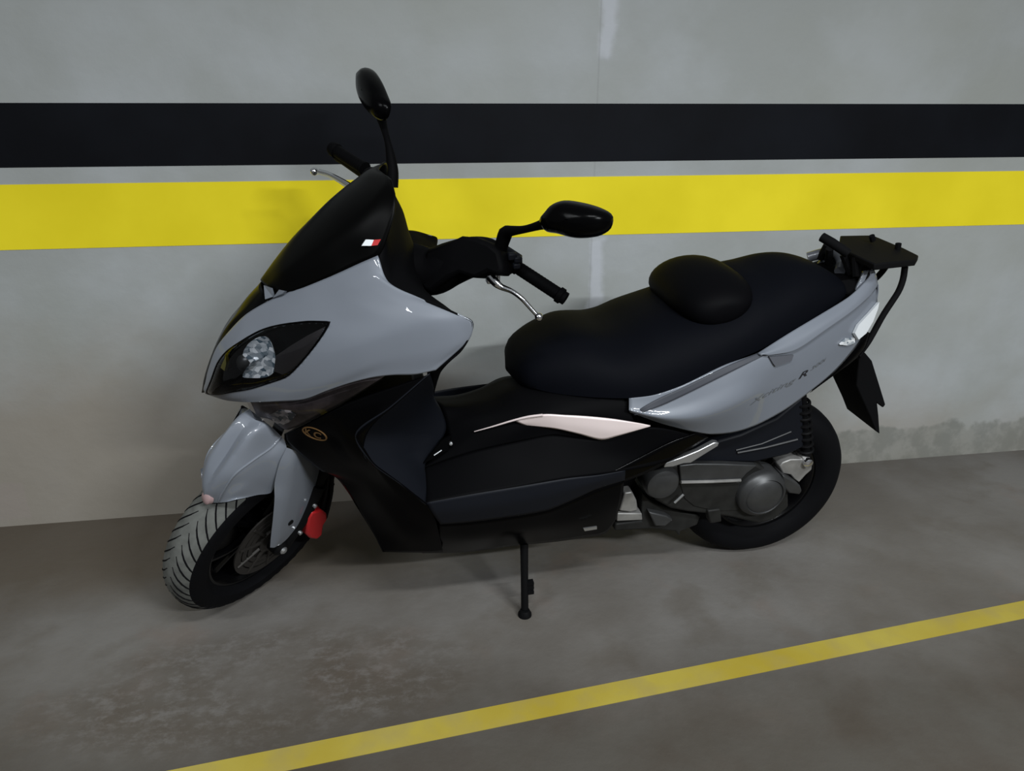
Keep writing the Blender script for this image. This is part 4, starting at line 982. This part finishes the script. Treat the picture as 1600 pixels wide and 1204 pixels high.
# passenger foot peg, folded
fp = [(0.4179, 0.2, 0.4744), (0.4143, 0.2, 0.4878), (0.3734, 0.2, 0.4989), (0.3277, 0.2, 0.5153), (0.2863, 0.2, 0.5361), (0.2731, 0.2, 0.5328), (0.2751, 0.2, 0.5232), (0.3045, 0.2, 0.5049), (0.3307, 0.2, 0.4881), (0.3438, 0.2, 0.4797), (0.3654, 0.2, 0.4802), (0.393, 0.2, 0.4735)]
b = MB(); b.prism([(p[0], 0.19, p[2]) for p in fp], (0, 0.016, 0)); b.build('passenger_foot_peg', M['alu'], root, 'silver folded passenger foot peg', bevel=0.002)
# lower engine mounts and stand bracket
m1 = [(0.4846, 0.13, 0.3481), (0.4625, 0.13, 0.3495), (0.4459, 0.13, 0.3171), (0.4384, 0.13, 0.2832), (0.4608, 0.13, 0.2796), (0.4936, 0.13, 0.2885)]
b = MB(); b.prism([(p[0], 0.09, p[2]) for p in m1], (0, 0.04, 0)); b.build('engine_mount', M['bracket'], root, 'dull aluminium engine mount', bevel=0.004)
m2 = [(0.4985, 0.13, 0.2804), (0.4256, 0.13, 0.2703), (0.4211, 0.13, 0.2473), (0.4978, 0.13, 0.2536)]
b = MB(); b.prism([(p[0], 0.07, p[2]) for p in m2], (0, 0.06, 0)); b.build('engine_mount', M['bracket'], root, 'dull aluminium cross bracket', bevel=0.002)
m3 = [(0.4269, 0.12, 0.3335), (0.3922, 0.12, 0.2961), (0.3094, 0.12, 0.2557), (0.2358, 0.12, 0.2273), (0.2409, 0.12, 0.1955), (0.2907, 0.12, 0.1792), (0.2921, 0.12, 0.1606), (0.309, 0.12, 0.1819), (0.3808, 0.12, 0.2017), (0.4979, 0.12, 0.2119), (0.4964, 0.12, 0.2367), (0.4177, 0.12, 0.2345)]
b = MB(); b.prism([(p[0], -0.08, p[2]) for p in m3], (0, 0.2, 0)); b.build('engine_block', M['engine_dull'], root, 'grimy dark engine block', bevel=0.005)
m4 = [(0.4098, 0.14, 0.2801), (0.3535, 0.14, 0.2589), (0.3319, 0.14, 0.2424), (0.3526, 0.14, 0.2226), (0.3842, 0.14, 0.2271)]
b = MB(); b.prism([(p[0], 0.10, p[2]) for p in m4], (0, 0.04, 0)); b.build('oil_sump', M['engine'], root, bevel=0.004)
b = MB(); b.tube([(0.3528, 0.17, 0.3275), (0.33, 0.17, 0.3524)], 0.0035, n=8); b.build('kick_pin', M['alu'], root, 'short bright pin')
m5 = [(0.241, 0.16, 0.2764), (0.2021, 0.16, 0.2778), (0.1901, 0.16, 0.2309), (0.2255, 0.16, 0.2291)]
b = MB(); b.prism([(p[0], 0.13, p[2]) for p in m5], (0, 0.03, 0)); b.build('case_lug', M['engine_dull'], root, bevel=0.004)
# swing arm on the far side
b = MB(); b.tube([(0.0, -0.13, 0.266), (0.28, -0.13, 0.27)], 0.028, n=10); b.build('swing_arm', M['engine_dull'], root)

# ---- side stand
s0 = (0.7656, 0.14, 0.2318)
SG = (0.7716, 0.2016, 0.0272)
s1 = tuple(a+(b_-a)*0.93 for a, b_ in zip(s0, SG))
b = MB(); b.tube([s0, tuple((a+c)/2 for a, c in zip(s0, s1)), s1], [0.0115, 0.0105, 0.0105], n=12)
b.tube([tuple(a+(c-a)*0.60+(-0.016 if k == 0 else 0) for k, (a, c) in enumerate(zip(s0, s1))), tuple(a+(c-a)*0.78+(-0.013 if k == 0 else 0) for k, (a, c) in enumerate(zip(s0, s1)))], 0.006, n=8)
for f in (0.62, 0.68, 0.75):
    b.box(tuple(a+(c-a)*f+(-0.014 if k == 0 else 0) for k, (a, c) in enumerate(zip(s0, s1))), (0.022, 0.016, 0.010))
stand = b.build('side_stand', M['iron'], root, 'black side stand down on the floor')
upw = Vector((0.0, -0.1045, 0.9945))
b = MB(); b.lathe(tuple(Vector(SG)-upw*0.005), upw, [(0, 0), (0.019, 0), (0.019, 0.006), (0.013, 0.018), (0.0, 0.020)], 18); b.build('stand_foot', M['iron'], stand)

# ---- handlebar assembly (turned left)
HC = Vector((1.02, 0.0, 1.05))
gi = (0.8025, 0.115, 0.9997); ge = (0.7042, 0.19, 0.9442)
b = MB()
hc0 = [(1.0317, 0.0, 0.9674), (0.9809, 0.03, 0.9685), (0.9399, 0.05, 0.9914), (0.8984, 0.07, 1.0108), (0.8579, 0.09, 1.0137), (0.8241, 0.105, 1.0094)]
b.tube(hc0, [0.062, 0.055, 0.050, 0.046, 0.044, 0.026], n=18, smooth_n=26)
hr = [tuple(2*HC[k]-HC[k]+((Vector(p)-HC)-NF*(2*(Vector(p)-HC).dot(NF)))[k] for k in range(3)) for p in hc0]
b.tube(hr, [0.022, 0.026, 0.030, 0.030, 0.028, 0.024], n=18, smooth_n=26)
hw_ = [(0.9797, 0.0324, 1.0179), (0.925, 0.0649, 1.0473), (0.9062, 0.0751, 1.0596), (0.8782, 0.097, 1.0617), (0.8512, 0.1217, 1.0547), (0.8335, 0.1415, 1.0412), (0.828, 0.1591, 1.009), (0.8363, 0.1597, 0.9907), (0.8583, 0.14, 0.9955), (0.8832, 0.127, 0.9777), (0.9149, 0.0996, 0.982), (0.9351, 0.088, 0.9701), (0.9761, 0.07, 0.9324), (0.9883, 0.0606, 0.9313), (1.0035, 0.0412, 0.9486)]
b.prism([tuple(Vector(p)+FF*0.03) for p in hw_], -FF*0.06)
hbar = b.build('handlebar', M['matte'], root, 'black covered handlebar turned left', bevel=0.012, sharp=50)
def reflect(p):
    p = Vector(p); return p-NF*(2*(p-HC).dot(NF))
def grip(a, e, parent):
    g_ = MB(); a, e = Vector(a), Vector(e); d = e-a
    pr = []
    Lg = d.length
    pr = [(0, 0), (0.0175, 0), (0.0175, 0.006), (0.0145, 0.008)]
    k = 0.012
    while k < Lg-0.026:
        pr += [(0.0148, k), (0.0152, k+0.003), (0.0148, k+0.006)]; k += 0.008
    pr += [(0.0150, Lg-0.022), (0.0185, Lg-0.020), (0.0185, Lg-0.010), (0.0150, Lg-0.008), (0.0150, Lg), (0.006, Lg), (0, Lg-0.003)]
    g_.lathe(a, d, pr, 20)
    return g_.build('grip', M['matte'], parent)
grip(gi, ge, hbar)
grip(reflect(gi), reflect(ge), hbar)
sw = MB()
sa = (0.8198, 0.105, 1.0137); sd = (Vector(ge)-Vector(gi)).normalized()
sw.tube([Vector(sa)-sd*0.028, Vector(sa)+sd*0.024], 0.026, n=14)
for p, s in (((0.8173, 0.14, 1.0315), 0.010), ((0.8053, 0.145, 1.0253), 0.009), ((0.809, 0.15, 1.0125), 0.008)):
    sw.box(p, (s*2, s*2, s*1.5))
sw.build('switch_block', M['rubber_pad'], hbar, 'rough black switch block', bevel=0.003)
LV = [(0.8645, 0.135, 0.9868), (0.8533, 0.145, 0.9734), (0.8426, 0.15, 0.9657), (0.821, 0.165, 0.9594), (0.8023, 0.18, 0.9474), (0.7858, 0.192, 0.93), (0.7732, 0.202, 0.9166)]
b = MB(); b.tube(LV, [0.011, 0.010, 0.0075, 0.0058, 0.0055, 0.0052, 0.0050], n=10, smooth_n=30)
def ball(mb, c, r):
    pr = [(r*math.sin(math.pi*k/10), -r*math.cos(math.pi*k/10)) for k in range(11)]
    mb.lathe(c, (0, 0, 1), pr, 16)
ball(b, (0.7682, 0.206, 0.9118), 0.0095)
b.build('brake_lever', M['chrome'], hbar, 'bright metal brake lever')
b = MB(); b.box((0.8573, 0.128, 0.9797), (0.030, 0.022, 0.022)); b.tube([(0.8675, 0.12, 0.9865), (0.8481, 0.14, 0.9862)], 0.008, n=8); b.build('lever_clamp', M['alu'], hbar, 'bright lever clamp', bevel=0.003)
# far brake lever and grip end seen past the screen
LR = [(1.1528, -0.2, 1.1179), (1.1797, -0.235, 1.1285), (1.2075, -0.27, 1.1364), (1.2299, -0.295, 1.1385)]
b = MB(); b.tube(LR, [0.009, 0.0075, 0.0065, 0.006], n=10, smooth_n=20); ball(b, (1.2417, -0.31, 1.1359), 0.010); b.build('brake_lever', M['chrome'], hbar, 'bright far brake lever')
b = MB(); b.tube([(1.0732, -0.17, 1.1223), (1.1128, -0.24, 1.1435), (1.1609, -0.31, 1.1649), (1.1795, -0.335, 1.1737)], [0.020, 0.018, 0.0165, 0.0165], n=14); b.build('grip', M['matte'], hbar)

# ---- mirrors
def mirror(outline, pt, nrm, depth, arm, armr, lab):
    nrm = Vector(nrm).normalized()
    P = spline(outline, 48, closed=True)
    n = len(P); c = Vector([sum(p[k] for p in P)/n for k in range(3)])
    b = MB()
    rings = [[tuple(c+(Vector(p)-c)*f+nrm*h) for p in P] for f, h in ((0.94, -0.008), (0.985, -0.006), (1.0, 0.0), (0.985, depth*.22), (0.92, depth*.48), (0.78, depth*.75), (0.56, depth*.92), (0.28, depth), (0.03, depth*1.02))]
    b.grid(rings, close_u=True)
    h = b.build('mirror', M['gloss'], root, lab)
    b = MB(); b.grid([[tuple(c+(Vector(p)-c)*f-nrm*0.0065) for p in P] for f in (0.945, 0.6, 0.05)], close_u=True); b.build('mirror_glass', M['mirror'], h, out=-nrm)
    b = MB(); b.tube(arm, armr, n=12, smooth_n=24); b.build('mirror_arm', M['matte'], h)
    return h
mn = (0.62, 0.72, 0.22)
mp = (0.7236, 0.31, 1.1523)
mo = [(0.7857, 0.2605, 1.1394), (0.7756, 0.264, 1.1564), (0.7635, 0.2695, 1.1723), (0.7446, 0.2828, 1.1823), (0.719, 0.3047, 1.1828), (0.693, 0.3282, 1.179), (0.6754, 0.3456, 1.1718), (0.6706, 0.3525, 1.1625), (0.6757, 0.3543, 1.1424), (0.6938, 0.3436, 1.1266), (0.7274, 0.3176, 1.1169), (0.7575, 0.2908, 1.1196), (0.7765, 0.274, 1.1209)]
mirror(mo, mp, mn, 0.048, [(0.8433, 0.12, 1.0236), (0.8389, 0.125, 1.0495), (0.8315, 0.135, 1.0817), (0.8263, 0.15, 1.0897), (0.8046, 0.2, 1.1062), (0.7825, 0.25, 1.1277), (0.77, 0.28, 1.1413)], [0.016, 0.015, 0.016, 0.012, 0.008, 0.010, 0.016], 'near mirror in a black shell')
fo = [(1.1038, -0.3811, 1.3489), (1.1008, -0.3876, 1.3664), (1.088, -0.3622, 1.3769), (1.0756, -0.3239, 1.3705), (1.0634, -0.275, 1.3508), (1.0536, -0.2272, 1.3248), (1.0487, -0.1987, 1.3063), (1.0547, -0.1958, 1.2838), (1.0638, -0.2094, 1.2708), (1.0734, -0.2339, 1.2694), (1.0864, -0.2778, 1.2806), (1.099, -0.3293, 1.3022), (1.1043, -0.3635, 1.3262)]
mirror(fo, None, (.80, .30, .25), 0.034, [(1.0542, -0.18, 1.1199), (1.0501, -0.19, 1.1547), (1.0511, -0.2, 1.1834), (1.0556, -0.22, 1.2194), (1.0617, -0.25, 1.2482), (1.0676, -0.285, 1.2768)], [0.016, 0.015, 0.012, 0.008, 0.009, 0.014], 'far mirror in a black shell, raised above the screen')

# ---- lettering and emblem
def text_mesh(txt, size, shear=0.0, bold=0.0):
    cu = bpy.data.curves.new('lettering', 'FONT')
    cu.body = txt; cu.size = size; cu.shear = shear; cu.offset = bold
    cu.resolution_u = 3
    ob = bpy.data.objects.new('lettering', cu)
    col.objects.link(ob)
    bpy.context.view_layer.update()
    dg = bpy.context.evaluated_depsgraph_get()
    me = bpy.data.meshes.new_from_object(ob.evaluated_get(dg))
    vs_ = [v.co.copy() for v in me.vertices]; fs = [tuple(p.vertices) for p in me.polygons]
    bpy.data.objects.remove(ob); bpy.data.curves.remove(cu); bpy.data.meshes.remove(me)
    w_ = max(v.x for v in vs_); x0 = min(v.x for v in vs_)
    return vs_, fs, x0, w_
def lay_text(txt, a, b_, height, m, parent, shear=0.3, bold=0.0, name='lettering', label=None):
    """stretch txt from a to b_ (points on the cover) and wrap it on the surface"""
    vs_, fs, x0, x1 = text_mesh(txt, 1.0, shear, bold)
    a, b_ = Vector(a), Vector(b_); u = b_-a; L_ = u.length; u.normalize()
    if True:
        upv = Vector((u.z, 0, -u.x)).normalized()
        if upv.z < 0: upv = -upv
    mb = MB()
    vv = []
    for v in vs_:
        p = a+u*((v.x-x0)/(x1-x0)*L_)+upv*(v.y*height)
        h, n, i, d = cover_bvh.ray_cast(Vector((p.x, 0.9, p.z)), Vector((0, -1, 0)))
        if h is None: h, n = p, Vector((0, 1, 0))
        if n.y < 0: n = -n
        vv.append(mb.bm.verts.new(h+n*0.0012))
    for f in fs:
        try: mb.bm.faces.new([vv[i] for i in f])
        except ValueError: pass
    return mb.build(name, m, parent, label, out=(0, 1, 0), merge=False)
LA = [(0.2189, 0.2229, 0.6481), (0.0768, 0.1886, 0.6872), (0.0718, 0.1876, 0.6918), (0.0409, 0.1798, 0.6983), (0.035, 0.1784, 0.7081), (-0.0162, 0.1631, 0.7279)]
lay_text('Xciting', LA[0], LA[1], 0.020, M['letter'], root, 0.45, label='dark grey italic model lettering')
lay_text('R', LA[2], LA[3], 0.024, M['letter_dark'], root, 0.4, 0.02, label='bold black italic letter')
lay_text('300i', LA[4], LA[5], 0.013, M['letter'], root, 0.4, label='small grey italic numerals')

lsg = loft_grid([lsL, lsM, lsM2, lsR], 60, 30)
ls_bvh = BVHTree.FromPolygons([p for r in lsg for p in r], [(j*60+i, j*60+i+1, (j+1)*60+i+1, (j+1)*60+i) for j in range(29) for i in range(59)])
def on_ls(p, off):
    h, n, i, d = ls_bvh.ray_cast(Vector((p.x, 0.9, p.z)), Vector((0, -1, 0)))
    if h is None: return p
    if n.y < 0: n = -n
    return h+n*off
b = MB()
rg = []
for f, off in ((1.0, 0.0), (1.0, 0.0022), (0.90, 0.0022), (0.90, 0.0)):
    rg.append([on_ls(ec+ea*(f*math.cos(2*math.pi*k/40))+eb*(f*math.sin(2*math.pi*k/40)), off) for k in range(40)])
b.grid(rg, close_u=True)
for txt, cx_, s_ in (('K', -0.78, 0.62), ('C', -0.08, 0.80)):
    vs_, fs, x0, x1 = text_mesh(txt, 1.0, 0.1, 0.03)
    vv = [b.bm.verts.new(on_ls(ec+ea*(cx_+(v.x-x0)*s_*1.15)+eb*((v.y-0.35)*1.5), 0.0020)) for v in vs_]
    for f in fs:
        try: b.bm.faces.new([vv[i] for i in f])
        except ValueError: pass
b.build('emblem', M['gold'], root, 'oval gold emblem with letters', merge=False)
